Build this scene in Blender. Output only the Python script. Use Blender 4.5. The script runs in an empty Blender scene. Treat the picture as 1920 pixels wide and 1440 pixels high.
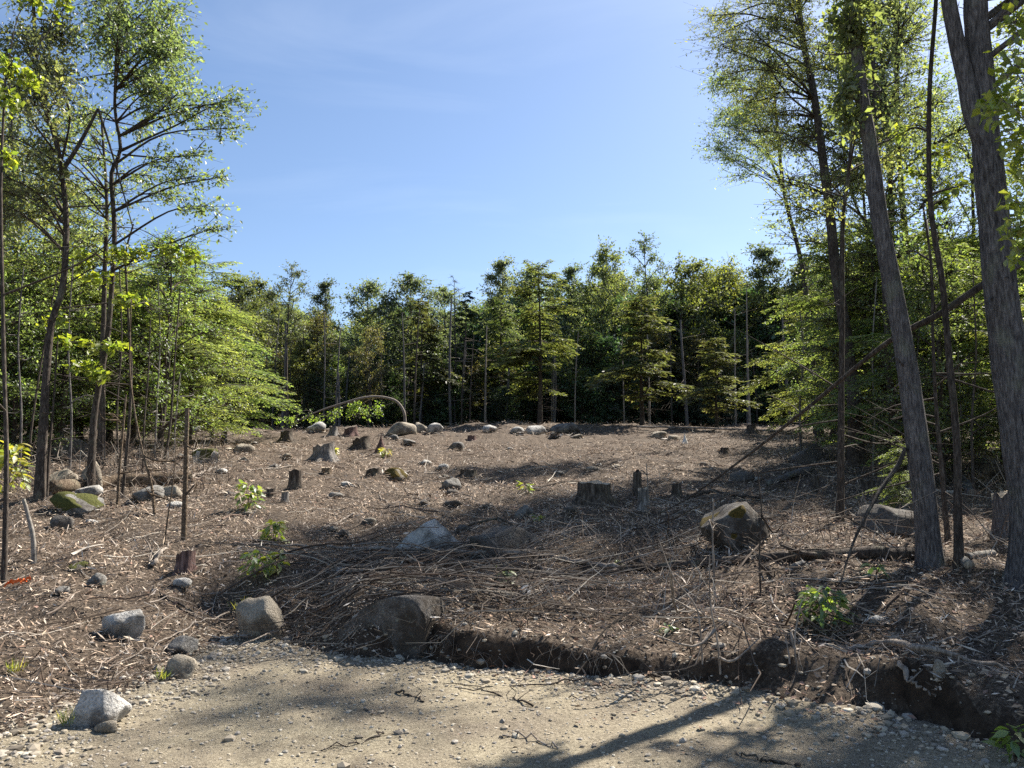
import bpy, math, random
import numpy as np

# ------------------------------------------------------------------ camera, light, exposure
scene = bpy.context.scene
PITCH = math.radians(7.0)
CAMZ = 1.6
FPX = 1450.0
cam_data = bpy.data.cameras.new('camera')
cam_data.sensor_width = 36.0
cam_data.lens = 36.0 * FPX / 1920.0
cam_data.clip_end = 3000
cam = bpy.data.objects.new('camera', cam_data)
cam.location = (0, 0, CAMZ)
cam.rotation_euler = (math.radians(90) + PITCH, 0, 0)
scene.collection.objects.link(cam)
scene.camera = cam

SUN_AZ, SUN_EL = math.radians(43), math.radians(46)
world = bpy.data.worlds.new('World')
scene.world = world
world.use_nodes = True
wn = world.node_tree.nodes
bg = wn['Background']
sky = wn.new('ShaderNodeTexSky')
sky.sky_type = 'NISHITA'
sky.sun_disc = False
sky.sun_elevation = SUN_EL
sky.sun_rotation = SUN_AZ
sky.altitude = 300
sky.air_density = 1.0
sky.dust_density = 0.7
sky.ozone_density = 2.8
wl = world.node_tree.links
wtc = wn.new('ShaderNodeTexCoord'); wmp = wn.new('ShaderNodeMapping'); wmp.inputs['Scale'].default_value = (1.0, 1.6, 5.0); wmp.inputs['Rotation'].default_value = (0, .25, .5)
wl.new(wtc.outputs['Generated'], wmp.inputs['Vector'])
wno = wn.new('ShaderNodeTexNoise'); wno.inputs['Scale'].default_value = 2.2; wno.inputs['Detail'].default_value = 7; wno.inputs['Roughness'].default_value = .55; wno.inputs['Distortion'].default_value = .6
wl.new(wmp.outputs['Vector'], wno.inputs['Vector'])
wrp = wn.new('ShaderNodeValToRGB'); wrp.color_ramp.elements[0].position = .48; wrp.color_ramp.elements[1].position = .78; wrp.color_ramp.elements[1].color = (.07, .07, .07, 1)
wl.new(wno.outputs['Fac'], wrp.inputs['Fac'])
wmx = wn.new('ShaderNodeMix'); wmx.data_type = 'RGBA'; wmx.inputs[7].default_value = (9, 9.6, 10.2, 1)     # thin cirrus veil
wl.new(wrp.outputs['Color'], wmx.inputs[0]); wl.new(sky.outputs['Color'], wmx.inputs[6])
wl.new(wmx.outputs[2], bg.inputs['Color'])
bg.inputs['Strength'].default_value = 0.066

sun_data = bpy.data.lights.new('sun', 'SUN')
sun_data.energy = 5.0
sun_data.angle = math.radians(0.53)
sun_data.color = (1.0, 0.94, 0.84)
sun = bpy.data.objects.new('sun', sun_data)
sun.rotation_euler = (math.pi / 2 - SUN_EL, 0, math.pi - SUN_AZ)
scene.collection.objects.link(sun)

vs = scene.view_settings
vs.view_transform = 'Standard'
vs.look = 'None'
vs.exposure = 1.45
vs.gamma = 1.0
vs.use_curve_mapping = False
cy = scene.cycles
cy.use_denoising = False
cy.max_bounces = 6
cy.diffuse_bounces = 3
cy.glossy_bounces = 2
cy.transmission_bounces = 3
cy.caustics_reflective = False
cy.caustics_refractive = False

# ------------------------------------------------------------------ helpers
rng = np.random.default_rng(7)
COL = scene.collection
_T = np.random.default_rng(11).random((256, 256))


def noise2(x, y):
    x = np.asarray(x, float); y = np.asarray(y, float)
    xi = np.floor(x).astype(int); yi = np.floor(y).astype(int)
    fx = x - xi; fy = y - yi
    fx = fx * fx * (3 - 2 * fx); fy = fy * fy * (3 - 2 * fy)
    a = _T[xi & 255, yi & 255]; b = _T[(xi + 1) & 255, yi & 255]
    c = _T[xi & 255, (yi + 1) & 255]; d = _T[(xi + 1) & 255, (yi + 1) & 255]
    return (a * (1 - fx) + b * fx) * (1 - fy) + (c * (1 - fx) + d * fx) * fy


def noise3(p):
    return (noise2(p[:, 0] + 7.3, p[:, 1] + 1.7) + noise2(p[:, 1] + 3.1, p[:, 2] + 9.2) + noise2(p[:, 2] + 5.5, p[:, 0] + 2.4)) / 3 - 0.5


def sstep(a, b, x):
    t = np.clip((x - a) / (b - a), 0, 1)
    return t * t * (3 - 2 * t)


_yk = np.array([-60, 0, 4, 5.5, 7, 8, 9, 10.5, 12, 14, 17, 20, 25, 30, 36, 42, 48, 60, 90, 160, 400.])
_zk = np.array([-.1, -.02, .0, .06, .2, .385, .51, .66, .855, 1.117, 1.48, 1.8, 2.37, 2.94, 3.64, 4.22, 4.7, 5.5, 8.6, 18, 40.])
_ys = np.linspace(-60, 400, 9201)
_zs = np.interp(_ys, _yk, _zk)
_zs = np.convolve(np.pad(_zs, 15, mode='edge'), np.ones(31) / 31, mode='valid')
_bx = np.array([-60, -4, -2.9, -2.0, -1.2, -.3, 1.06, 1.8, 2.38, 2.7, 2.9, 3.3, 5, 60.])
_by = np.array([9, 8.4, 7.9, 7.35, 7.05, 6.8, 6.4, 5.95, 5.4, 5.25, 4.7, 3.9, 2.5, 1.2])
_lx = np.array([-60, 2, 3, 4.55, 7.7, 12])
_lv = np.array([-9, -4.2, -3.4, -3.0, -2.7, -2.5])


def pad_s(x, y):
    """metres outside the gravel (negative = on the gravel)"""
    w = .34 * (noise2(x * 1.3 + 40, y * 1.3) - .5) + .22 * (noise2(x * 3.6 + 9, y * 3.6 + 3) - .5) + .08 * (noise2(x * 11, y * 11) - .5)
    return np.maximum(y - np.interp(x, _bx, _by), np.interp(y, _lx, _lv) - x) + w


def H(x, y):
    x = np.asarray(x, float); y = np.asarray(y, float)
    s = pad_s(x, y)
    z = np.interp(y, _ys, _zs)
    z = z + .12 * sstep(1.3, 3.2, x) * (1 - sstep(8, 14, y)) + .02 * sstep(-1.2, -.2, x) * (1 - sstep(7.5, 9, y))
    z = z + .24 * np.exp(-((x + .35) / 1.25) ** 2 - ((y - 8.15) / .75) ** 2)
    far = sstep(0, 30, y)
    z = z + sstep(.1, 1.2, s) * (.22 * (noise2(x / 1.4, y / 1.4) - .5) + .26 * (noise2(x / 5 + 3, y / 5) - .5) + .5 * far * (noise2(x / 11 + 30, y / 11) - .5) + .45 * sstep(28, 40, y) * (1 - sstep(58, 70, y)) * (noise2(x / 2.1 + 9, y / 2.6) - .5))
    z = z + sstep(0, .4, s) * (.15 * (noise2(x / .46 + 5, y / .46) - .5) + .05 * (noise2(x / .13, y / .13) - .5))
    z = z + .22 * sstep(.1, .4, s) * (1 - sstep(.9, 1.6, s)) * sstep(1.3, 2.2, x) * (noise2(x / .45 + 77, y / .45) - .35)
    left = 1 - sstep(-2.3, -1.1, x)
    w = .10 + .16 * sstep(.4, .8, noise2(x * 1.7 + 60, y * .6)) + .3 * sstep(1.6, 2.3, x) + 1.6 * left
    u = np.clip(s / w, 0, 1)
    t = sstep(0, 1, u) * (1 - left) + (1 - (1 - u) ** 2.2) * left
    return -.045 * (1 - t) + z * t


def pad_h(x, y):
    return .04 * (noise2(x / 1.1 + 4, y / 1.1) - .5) + .02 * (noise2(x / .22, y / .22) - .5) + .012 * (noise2(x / .07, y / .07) - .5) * (.4 + sstep(-1.5, 0, pad_s(x, y))) + .02 * sstep(-1.2, .1, pad_s(x, y))


def Hs(x, y):
    return np.maximum(H(x, y), np.where(pad_s(x, y) < .3, pad_h(x, y), -99))


CP, SP = math.cos(PITCH), math.sin(PITCH)


def ray(px, py):
    a = (px - 960) / FPX; b = (720 - py) / FPX
    d = np.array([a, CP - b * SP, SP + b * CP])
    return d / d[1]


def P(px, py, d):
    """the point seen at a pixel of the 1920-wide photograph, d metres ahead"""
    return np.array([0, 0, CAMZ]) + ray(px, py) * d


_td = np.concatenate([np.arange(2.5, 14, .01), np.arange(14, 70, .04)])


def gp(px, py, fallback=46.0):
    r = ray(px, py)
    hz = Hs(r[0] * _td, _td)
    rz = CAMZ + r[2] * _td
    k = np.nonzero(rz <= hz)[0]
    d = _td[k[0]] if len(k) else fallback
    return np.array([r[0] * d, d, float(Hs(r[0] * d, d))])


def nrm(v):
    return v / (np.linalg.norm(v, axis=-1, keepdims=True) + 1e-9)


class MB:
    """collects faces; build() links them as ONE mesh object"""
    def __init__(self):
        self.v = []; self.q = []; self.t = []; self.c = []; self.n = 0

    def add(self, v, quads=None, tris=None, col=None):
        v = np.asarray(v, np.float32).reshape(-1, 3)
        if quads is not None and len(quads): self.q.append(np.asarray(quads, np.int64).reshape(-1, 4) + self.n)
        if tris is not None and len(tris): self.t.append(np.asarray(tris, np.int64).reshape(-1, 3) + self.n)
        self.v.append(v)
        if col is not None:
            col = np.asarray(col, np.float32)
            if col.ndim == 1: col = np.tile(col, (len(v), 1))
            self.c.append(col)
        self.n += len(v)

    def mesh(self, name, mat, smooth=True):
        me = bpy.data.meshes.new(name)
        V = np.concatenate(self.v) if self.v else np.zeros((0, 3), np.float32)
        Q = np.concatenate(self.q) if self.q else np.zeros((0, 4), np.int64)
        T = np.concatenate(self.t) if self.t else np.zeros((0, 3), np.int64)
        me.vertices.add(len(V)); me.vertices.foreach_set('co', V.ravel())
        li = np.concatenate([Q.ravel(), T.ravel()]).astype(np.int32)
        me.loops.add(len(li)); me.loops.foreach_set('vertex_index', li)
        npoly = len(Q) + len(T)
        me.polygons.add(npoly)
        st = np.concatenate([np.arange(len(Q)) * 4, len(Q) * 4 + np.arange(len(T)) * 3]).astype(np.int32)
        me.polygons.foreach_set('loop_start', st)
        me.polygons.foreach_set('use_smooth', np.full(npoly, bool(smooth)))
        me.update(calc_edges=True)
        if self.c and sum(len(c) for c in self.c) == len(V):
            at = me.color_attributes.new('Col', 'FLOAT_COLOR', 'POINT')
            C = np.concatenate(self.c)
            C = np.concatenate([C, np.ones((len(C), 1), np.float32)], 1)
            at.data.foreach_set('color', C.ravel())
        me.materials.append(mat)
        return me

    def build(self, name, mat, parent=None, smooth=True):
        o = bpy.data.objects.new(name, self.mesh(name, mat, smooth))
        COL.objects.link(o)
        if parent is not None: o.parent = parent
        return o


def tag(o, label=None, cat=None, group=None, kind=None):
    for k, v in (('label', label), ('category', cat), ('group', group), ('kind', kind)):
        if v: o[k] = v
    return o


def empty(name, loc, rz=0.0):
    o = bpy.data.objects.new(name, None)
    o.location = [float(c) for c in loc]
    o.rotation_euler = (0, 0, rz)
    o.empty_display_size = .1
    COL.objects.link(o)
    return o


def copy_tree(o, parent=None):
    c = o.copy(); COL.objects.link(c)
    if parent is not None: c.parent = parent
    for ch in list(o.children): copy_tree(ch, c)
    return c


def curve(pts, n):
    """Catmull-Rom through the points"""
    p = np.asarray(pts, float)
    if len(p) == 2: return p[0] + (p[1] - p[0]) * np.linspace(0, 1, n)[:, None]
    e = np.vstack([2 * p[0] - p[1], p, 2 * p[-1] - p[-2]])
    u = np.linspace(0, len(p) - 1, n); i = np.minimum(u.astype(int), len(p) - 2); t = (u - i)[:, None]
    a, b, c, d = e[i], e[i + 1], e[i + 2], e[i + 3]
    return .5 * ((2 * b) + (c - a) * t + (2 * a - 5 * b + 4 * c - d) * t ** 2 + (3 * b - a - 3 * c + d) * t ** 3)


def tube(mb, pts, rad, k=6, col=None, cap=False, rough=0.0, seed=0):
    pts = np.asarray(pts, float); n = len(pts)
    rad = np.interp(np.linspace(0, 1, n), np.linspace(0, 1, len(np.atleast_1d(rad))), np.atleast_1d(rad)) if np.ndim(rad) else np.full(n, rad)
    t = nrm(np.gradient(pts, axis=0))
    ref = np.zeros(3); ref[np.argmin(np.abs(t.mean(0)))] = 1
    u = nrm(ref - t * (t @ ref)[:, None]); w = np.cross(t, u)
    a = np.arange(k) * 2 * np.pi / k
    R = rad[:, None] * np.ones(k)
    if rough:
        ii, jj = np.meshgrid(np.arange(n), np.arange(k), indexing='ij')
        ang = a[jj]
        R = R * (1 + rough * (noise2(np.cos(ang) * k * .15 + 20 + seed, np.sin(ang) * k * .15 + ii * .2 + 9) + .8 * noise2(np.cos(ang) * 1.5 + 50 + seed, np.sin(ang) * 1.5 + ii * .5) - .9) * 2)
    v = pts[:, None] + R[..., None] * (np.cos(a)[None, :, None] * u[:, None] + np.sin(a)[None, :, None] * w[:, None])
    i = np.arange(n - 1)[:, None] * k; j = np.arange(k)[None]; j2 = (j + 1) % k
    q = np.stack([i + j, i + j2, i + k + j2, i + k + j], -1).reshape(-1, 4)
    v = v.reshape(-1, 3); tr = None
    if cap:
        v = np.vstack([v, pts[0], pts[-1]])
        jj = np.arange(k); kk = (jj + 1) % k
        tr = np.vstack([np.stack([np.full(k, n * k), kk, jj], 1), np.stack([np.full(k, n * k + 1), (n - 1) * k + jj, (n - 1) * k + kk], 1)])
    mb.add(v, q, tr, col)


def prisms(mb, A, B, ra, rb, col=None):
    """many thin three-sided twigs at once"""
    A = np.asarray(A, float); B = np.asarray(B, float); n = len(A)
    if n == 0: return
    t = nrm(B - A)
    ref = np.where(np.abs(t[:, 2:3]) < .8, np.array([[0, 0, 1.]]), np.array([[1., 0, 0]]))
    u = nrm(np.cross(t, ref)); w = np.cross(t, u)
    ra = np.broadcast_to(ra, n); rb = np.broadcast_to(rb, n)
    vs_ = []
    for a in (0, 2 * math.pi / 3, 4 * math.pi / 3):
        vs_.append(A + ra[:, None] * (math.cos(a) * u + math.sin(a) * w))
    for a in (0, 2 * math.pi / 3, 4 * math.pi / 3):
        vs_.append(B + rb[:, None] * (math.cos(a) * u + math.sin(a) * w))
    v = np.stack(vs_, 1).reshape(-1, 3)
    b = np.arange(n)[:, None] * 6
    q = np.concatenate([b + np.array([[0, 1, 4, 3]]), b + np.array([[1, 2, 5, 4]]), b + np.array([[2, 0, 3, 5]])])
    c = None
    if col is not None:
        c = np.repeat(np.broadcast_to(col, (n, 3)), 6, axis=0)
    mb.add(v, q, None, c)


def leaves(mb, C, D, N, L, W, col, fold=.12):
    """leaf-shaped quads: C base, D direction, N normal"""
    n = len(C)
    if n == 0: return
    D = nrm(D); S = nrm(np.cross(D, N)); N = np.cross(S, D)
    L = np.broadcast_to(L, n)[:, None]; W = np.broadcast_to(W, n)[:, None]
    mid = C + D * L * .45
    v = np.stack([C, mid + S * W * .5 + N * W * fold, C + D * L, mid - S * W * .5 + N * W * fold], 1).reshape(-1, 3)
    b = np.arange(n)[:, None] * 4
    mb.add(v, b + np.array([[0, 1, 2, 3]]), None, np.repeat(np.broadcast_to(col, (n, 3)), 4, axis=0))


def mixcol(cols, n, r, jit=.12):
    cols = np.asarray(cols, float)
    k = r.integers(0, len(cols), n); k2 = r.integers(0, len(cols), n); f = r.random((n, 1)) * .5
    c = cols[k] * (1 - f) + cols[k2] * f
    return c * (1 + jit * r.standard_normal((n, 1))).clip(.4, 1.7)


# ------------------------------------------------------------------ materials
def mat_new(name):
    m = bpy.data.materials.new(name); m.use_nodes = True
    nt = m.node_tree; nt.nodes.clear()
    out = nt.nodes.new('ShaderNodeOutputMaterial')
    return m, nt, out


def N(nt, kind, **kw):
    n = nt.nodes.new(kind)
    for k, v in kw.items():
        if k in n.inputs: n.inputs[k].default_value = v
        else: setattr(n, k, v)
    return n


def ramp(nt, fac, stops):
    r = nt.nodes.new('ShaderNodeValToRGB')
    e = r.color_ramp.elements
    while len(e) < len(stops): e.new(.5)
    for i, (p, c) in enumerate(stops):
        e[i].position = p; e[i].color = (*c, 1) if len(c) == 3 else c
    nt.links.new(fac, r.inputs['Fac'])
    return r.outputs['Color']


def texnoise(nt, vec, scale, detail=6, rough=.6):
    n = N(nt, 'ShaderNodeTexNoise', Scale=scale, Detail=detail, Roughness=rough)
    if vec is not None: nt.links.new(vec, n.inputs['Vector'])
    return n.outputs['Fac']


def mapping(nt, scale, coord='Object'):
    tc = N(nt, 'ShaderNodeTexCoord'); mp = N(nt, 'ShaderNodeMapping')
    mp.inputs['Scale'].default_value = scale
    nt.links.new(tc.outputs[coord], mp.inputs['Vector'])
    return mp.outputs['Vector']


def mixc(nt, fac, a, b, mode='MIX'):
    m = nt.nodes.new('ShaderNodeMix'); m.data_type = 'RGBA'; m.blend_type = mode
    for sock, val in ((m.inputs[0], fac), (m.inputs[6], a), (m.inputs[7], b)):
        if hasattr(val, 'is_linked') or hasattr(val, 'links'): nt.links.new(val, sock)
        elif isinstance(val, (int, float)): sock.default_value = val
        else: sock.default_value = (*val, 1)
    return m.outputs[2]


def finish(nt, out, color, rough=.9, bump=None, strength=.5, dist=.02, spec=.2):
    b = N(nt, 'ShaderNodeBsdfPrincipled'); b.inputs['Roughness'].default_value = rough
    b.inputs['Specular IOR Level'].default_value = spec
    nt.links.new(color, b.inputs['Base Color'])
    if bump is not None:
        bp = N(nt, 'ShaderNodeBump'); bp.inputs['Strength'].default_value = strength; bp.inputs['Distance'].default_value = dist
        nt.links.new(bump, bp.inputs['Height']); nt.links.new(bp.outputs['Normal'], b.inputs['Normal'])
    nt.links.new(b.outputs['BSDF'], out.inputs['Surface'])


def m_soil():
    m, nt, out = mat_new('forest_soil')
    v = mapping(nt, (1, 1, 1))
    a = texnoise(nt, v, 1.2, 5); f = texnoise(nt, v, 34, 8, .7); g = texnoise(nt, v, 9, 6)
    c = ramp(nt, f, [(.32, (.022, .016, .012)), (.5, (.085, .063, .047)), (.70, (.30, .24, .18))])
    c = mixc(nt, ramp(nt, a, [(.35, (0, 0, 0)), (.7, (1, 1, 1))]), c, ramp(nt, f, [(.32, (.018, .014, .011)), (.68, (.16, .125, .095))]))
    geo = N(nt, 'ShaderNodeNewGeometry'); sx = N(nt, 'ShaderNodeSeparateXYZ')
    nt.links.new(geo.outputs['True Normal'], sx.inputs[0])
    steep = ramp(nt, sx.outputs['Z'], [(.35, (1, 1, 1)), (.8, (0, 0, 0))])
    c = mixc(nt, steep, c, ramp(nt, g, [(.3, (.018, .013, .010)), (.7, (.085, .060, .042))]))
    finish(nt, out, c, .95, f, 1.0, .03, .1)
    return m


def m_gravel():
    m, nt, out = mat_new('sandy_gravel')
    v = mapping(nt, (1, 1, 1))
    f = texnoise(nt, v, 42, 8, .8); a = texnoise(nt, v, .9, 5)
    vo = N(nt, 'ShaderNodeTexVoronoi', Scale=70.0); nt.links.new(v, vo.inputs['Vector'])
    c = ramp(nt, f, [(.30, (.09, .072, .05)), (.46, (.255, .217, .15)), (.68, (.455, .395, .285))])
    c2 = ramp(nt, f, [(.32, (.05, .040, .030)), (.68, (.30, .25, .19))])
    c = mixc(nt, ramp(nt, a, [(.38, (0, 0, 0)), (.62, (1, 1, 1))]), c, c2)
    pt = texnoise(nt, v, 3.5, 6, .7); c = mixc(nt, ramp(nt, pt, [(.55, (0, 0, 0)), (.68, (.55,) * 3)]), c, (.085, .066, .048))
    f2 = texnoise(nt, v, 130, 4, .8)
    c = mixc(nt, ramp(nt, f2, [(.34, (.8,) * 3), (.46, (0, 0, 0))]), c, (.05, .04, .03))
    c = mixc(nt, ramp(nt, f2, [(.56, (0, 0, 0)), (.66, (.7,) * 3)]), c, (.56, .495, .38))
    finish(nt, out, c, .95, f, .7, .03, .1)
    return m


def m_attr(name, rough=.9, spec=.15, objrand=0.0):
    m, nt, out = mat_new(name)
    at = N(nt, 'ShaderNodeAttribute'); at.attribute_name = 'Col'
    finish(nt, out, at.outputs['Color'], rough, None, spec=spec)
    return m


def m_leaf(name, tr=.45, gloss=.06, hue=.03, val=.35, mid=1.2):
    m, nt, out = mat_new(name)
    at = N(nt, 'ShaderNodeAttribute'); at.attribute_name = 'Col'
    oi = N(nt, 'ShaderNodeObjectInfo')
    hs = N(nt, 'ShaderNodeHueSaturation')
    mr = N(nt, 'ShaderNodeMapRange'); mr.inputs['To Min'].default_value = .5 - hue; mr.inputs['To Max'].default_value = .5 + hue
    nt.links.new(oi.outputs['Random'], mr.inputs['Value']); nt.links.new(mr.outputs[0], hs.inputs['Hue'])
    mv = N(nt, 'ShaderNodeMath', operation='MULTIPLY'); mv.inputs[1].default_value = 7.13
    fr = N(nt, 'ShaderNodeMath', operation='FRACT'); nt.links.new(oi.outputs['Random'], mv.inputs[0]); nt.links.new(mv.outputs[0], fr.inputs[0])
    mr2 = N(nt, 'ShaderNodeMapRange'); mr2.inputs['To Min'].default_value = mid - val; mr2.inputs['To Max'].default_value = mid + val
    nt.links.new(fr.outputs[0], mr2.inputs['Value']); nt.links.new(mr2.outputs[0], hs.inputs['Value'])
    nt.links.new(at.outputs['Color'], hs.inputs['Color'])
    d = N(nt, 'ShaderNodeBsdfDiffuse'); t = N(nt, 'ShaderNodeBsdfTranslucent'); g = N(nt, 'ShaderNodeBsdfGlossy'); g.inputs['Roughness'].default_value = .52
    nt.links.new(hs.outputs['Color'], d.inputs['Color'])
    tc = mixc(nt, 1.0, hs.outputs['Color'], (2.1, 2.1, 1.05), 'MULTIPLY')
    nt.links.new(tc, t.inputs['Color'])
    x = N(nt, 'ShaderNodeMixShader'); x.inputs[0].default_value = tr
    nt.links.new(d.outputs[0], x.inputs[1]); nt.links.new(t.outputs[0], x.inputs[2])
    y = N(nt, 'ShaderNodeMixShader'); y.inputs[0].default_value = gloss
    nt.links.new(x.outputs[0], y.inputs[1]); nt.links.new(g.outputs[0], y.inputs[2])
    nt.links.new(y.outputs[0], out.inputs['Surface'])
    return m


def m_bark(name, dark, mid, light, scale=(16, 16, 2.6), strength=.9, dist=.03, lichen=.0):
    m, nt, out = mat_new(name)
    v = mapping(nt, scale)
    f = texnoise(nt, v, 1.6, 7, .65)
    v2 = mapping(nt, (3, 3, 2)); a = texnoise(nt, v2, 1.2, 5)
    c = ramp(nt, f, [(.33, dark), (.5, mid), (.68, light)])
    if lichen:
        c = mixc(nt, ramp(nt, a, [(.55, (0, 0, 0)), (.68, (lichen,) * 3)]), c, (.20, .21, .15))
    c = mixc(nt, ramp(nt, a, [(.3, (.45,) * 3), (.5, (0, 0, 0))]), c, dark)
    finish(nt, out, c, .95, f, strength, dist, .15)
    return m


def m_rock(name, dark, mid, light, stain=.5, lo=.46, hi=.62):
    m, nt, out = mat_new(name)
    v = mapping(nt, (1, 1, 1))
    sp = texnoise(nt, v, 55, 5, .7); a = texnoise(nt, v, 2.6, 7, .7); b = texnoise(nt, v, 14, 6, .6)
    c = ramp(nt, sp, [(.3, dark), (.5, mid), (.66, light)])
    c = mixc(nt, ramp(nt, a, [(lo, (0, 0, 0)), (hi, (stain,) * 3)]), c, (.055, .045, .036))
    c = mixc(nt, ramp(nt, b, [(.6, (0, 0, 0)), (.72, (.5,) * 3)]), c, (.30, .31, .25))
    hh = N(nt, 'ShaderNodeMath', operation='ADD'); nt.links.new(sp, hh.inputs[0]); nt.links.new(b, hh.inputs[1])
    finish(nt, out, c, .92, hh.outputs[0], .7, .03, .2)
    return m


def m_simple(name, c1, c2, scale=20, rough=.9, strength=.6, dist=.02, mscale=(1, 1, 1)):
    m, nt, out = mat_new(name)
    f = texnoise(nt, mapping(nt, mscale), scale, 6, .65)
    finish(nt, out, ramp(nt, f, [(.3, c1), (.7, c2)]), rough, f, strength, dist, .15)
    return m


def m_cut(name, a, b):
    m, nt, out = mat_new(name)
    v = mapping(nt, (1, 1, .2))
    w = N(nt, 'ShaderNodeTexWave', Scale=9.0, Distortion=2.5, Detail=3.0); w.wave_type = 'RINGS'; w.rings_direction = 'Z'
    nt.links.new(v, w.inputs['Vector'])
    f = texnoise(nt, v, 12, 5)
    c = ramp(nt, w.outputs['Fac'], [(.2, a), (.8, b)])
    c = mixc(nt, ramp(nt, f, [(.45, (0, 0, 0)), (.7, (.7,) * 3)]), c, (.13, .10, .075))
    finish(nt, out, c, .9, f, .4, .01)
    return m


M = dict(
    soil=m_soil(), gravel=m_gravel(), litter=m_attr('litter'), stone=m_attr('loose_stone', .9, .2),
    twig=m_attr('dead_twig'),
    leaf=m_leaf('broad_leaf', .54, .09), near=m_leaf('near_leaf', .5, .07, .0, .0), far=m_leaf('far_leaf', .46, .06, .03, .3, .92),
    needle=m_leaf('needle_spray', .5, .05, .02, .25), sprout=m_leaf('sprout_leaf', .5, .08, .01, .1),
    barkgrey=m_bark('furrowed_grey_bark', (.042, .037, .036), (.135, .122, .118), (.27, .25, .24), (32, 32, 5.0), 1.0, .04, .5),
    barkdark=m_bark('dark_bark', (.025, .02, .017), (.07, .056, .046), (.16, .135, .115), (28, 28, 6), .9, .025, .35),
    barkbirch=m_bark('smooth_grey_bark', (.10, .09, .08), (.22, .20, .175), (.34, .31, .27), (8, 8, 9), .5, .01, .4),
    barkdead=m_bark('weathered_dead_wood', (.09, .072, .058), (.24, .20, .165), (.40, .355, .31), (22, 22, 3), .7, .01),
    barklog=m_bark('old_log_bark', (.04, .028, .02), (.13, .095, .065), (.27, .21, .15), (20, 20, 20), .9, .03, .3),
    stump=m_bark('stump_bark', (.02, .016, .013), (.075, .06, .048), (.20, .165, .135), (18, 18, 3), 1.0, .03, .2),
    stumpgrey=m_bark('weathered_stump', (.05, .045, .04), (.17, .155, .14), (.36, .335, .31), (22, 22, 2.5), 1.0, .03),
    stumpred=m_bark('reddish_rotten_stump', (.035, .02, .018), (.13, .08, .07), (.25, .17, .15), (20, 20, 3), 1.0, .03),
    rockpale=m_rock('pale_granite', (.20, .19, .175), (.42, .40, .37), (.60, .58, .54), .8),
    rockgrey=m_rock('grey_granite', (.075, .072, .066), (.18, .17, .155), (.31, .295, .275), .9),
    rocktan=m_rock('tan_granite', (.15, .125, .095), (.29, .25, .195), (.42, .37, .30), .75),
    rockdark=m_rock('dirty_dark_granite', (.035, .03, .026), (.10, .09, .08), (.20, .18, .165), .9),
    rocksoil=m_rock('soil_smeared_granite', (.06, .055, .05), (.15, .138, .127), (.28, .262, .24), 1.0, .36, .54),
    moss=m_simple('moss', (.035, .04, .012), (.12, .12, .035), 40, .95, 1.0, .03),
    mossgold=m_simple('dry_golden_moss', (.035, .032, .010), (.15, .105, .028), 40, .95, 1.0, .03),
    soilcap=m_simple('clinging_soil', (.02, .014, .01), (.085, .06, .042), 25, .95, 1.0, .04),
    cut=m_cut('weathered_cut_wood', (.30, .24, .17), (.46, .38, .28)),
    cutdark=m_cut('dark_cut_wood', (.09, .07, .055), (.2, .16, .125)),
    tape=m_simple('orange_plastic_tape', (.75, .12, .03), (.9, .2, .05), 15, .45, .2, .004),
    birchbark=m_simple('white_birch_bark', (.5, .48, .45), (.75, .73, .7), 18, .8, .4, .01),
)

# ------------------------------------------------------------------ ground
def spaced(lo, hi, fine_lo, fine_hi, step, grow):
    a = list(np.arange(fine_lo, fine_hi, step))
    s = step; p = a[-1]
    while p < hi: s *= grow; p += s; a.append(p)
    s = step; p = fine_lo; b = []
    while p > lo: s *= grow; p -= s; b.append(p)
    return np.array(b[::-1] + a)


def grid_sheet(xs, ys, hf):
    X, Y = np.meshgrid(xs, ys)
    Z = hf(X, Y)
    v = np.stack([X, Y, Z], -1).reshape(-1, 3)
    nx, ny = len(xs), len(ys)
    i = np.arange(ny - 1)[:, None] * nx; j = np.arange(nx - 1)[None]
    return v, np.stack([i + j, i + j + 1, i + nx + j + 1, i + nx + j], -1).reshape(-1, 4)


xs = spaced(-260, 260, -4.2, 4.6, .05, 1.045)
ys = spaced(-60, 390, 4.4, 9.0, .045, 1.03)
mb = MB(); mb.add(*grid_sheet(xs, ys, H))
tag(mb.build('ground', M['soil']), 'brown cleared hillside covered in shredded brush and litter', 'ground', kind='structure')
xs = np.arange(-6, 6.5, .04); ys = np.concatenate([np.arange(-14, 2, .2), np.arange(2, 9.0, .04)])
v, q = grid_sheet(xs, ys, pad_h)
s = pad_s(v[:, 0], v[:, 1])
v[:, 2] -= .25 * sstep(.12, .45, s)
q = q[(s[q] < .35).all(1)]
mb = MB(); mb.add(v, q)
tag(mb.build('gravel_drive', M['gravel']), 'pale sandy gravel drive in the foreground', 'drive', kind='structure')

# ------------------------------------------------------------------ litter, twigs, pebbles (nobody could count them)
def scatter(n, d0, d1, r, wid=1.25, extra=1.5):
    d = np.sqrt(r.random(n) * (d1 ** 2 - d0 ** 2) + d0 ** 2)
    x = (r.random(n) * 2 - 1) * (d * .665 * wid + extra)
    return x, d


def ground_normal(x, y, e=.06):
    return nrm(np.stack([-(Hs(x + e, y) - Hs(x - e, y)) / (2 * e), -(Hs(x, y + e) - Hs(x, y - e)) / (2 * e), np.ones_like(x)], -1))


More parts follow.
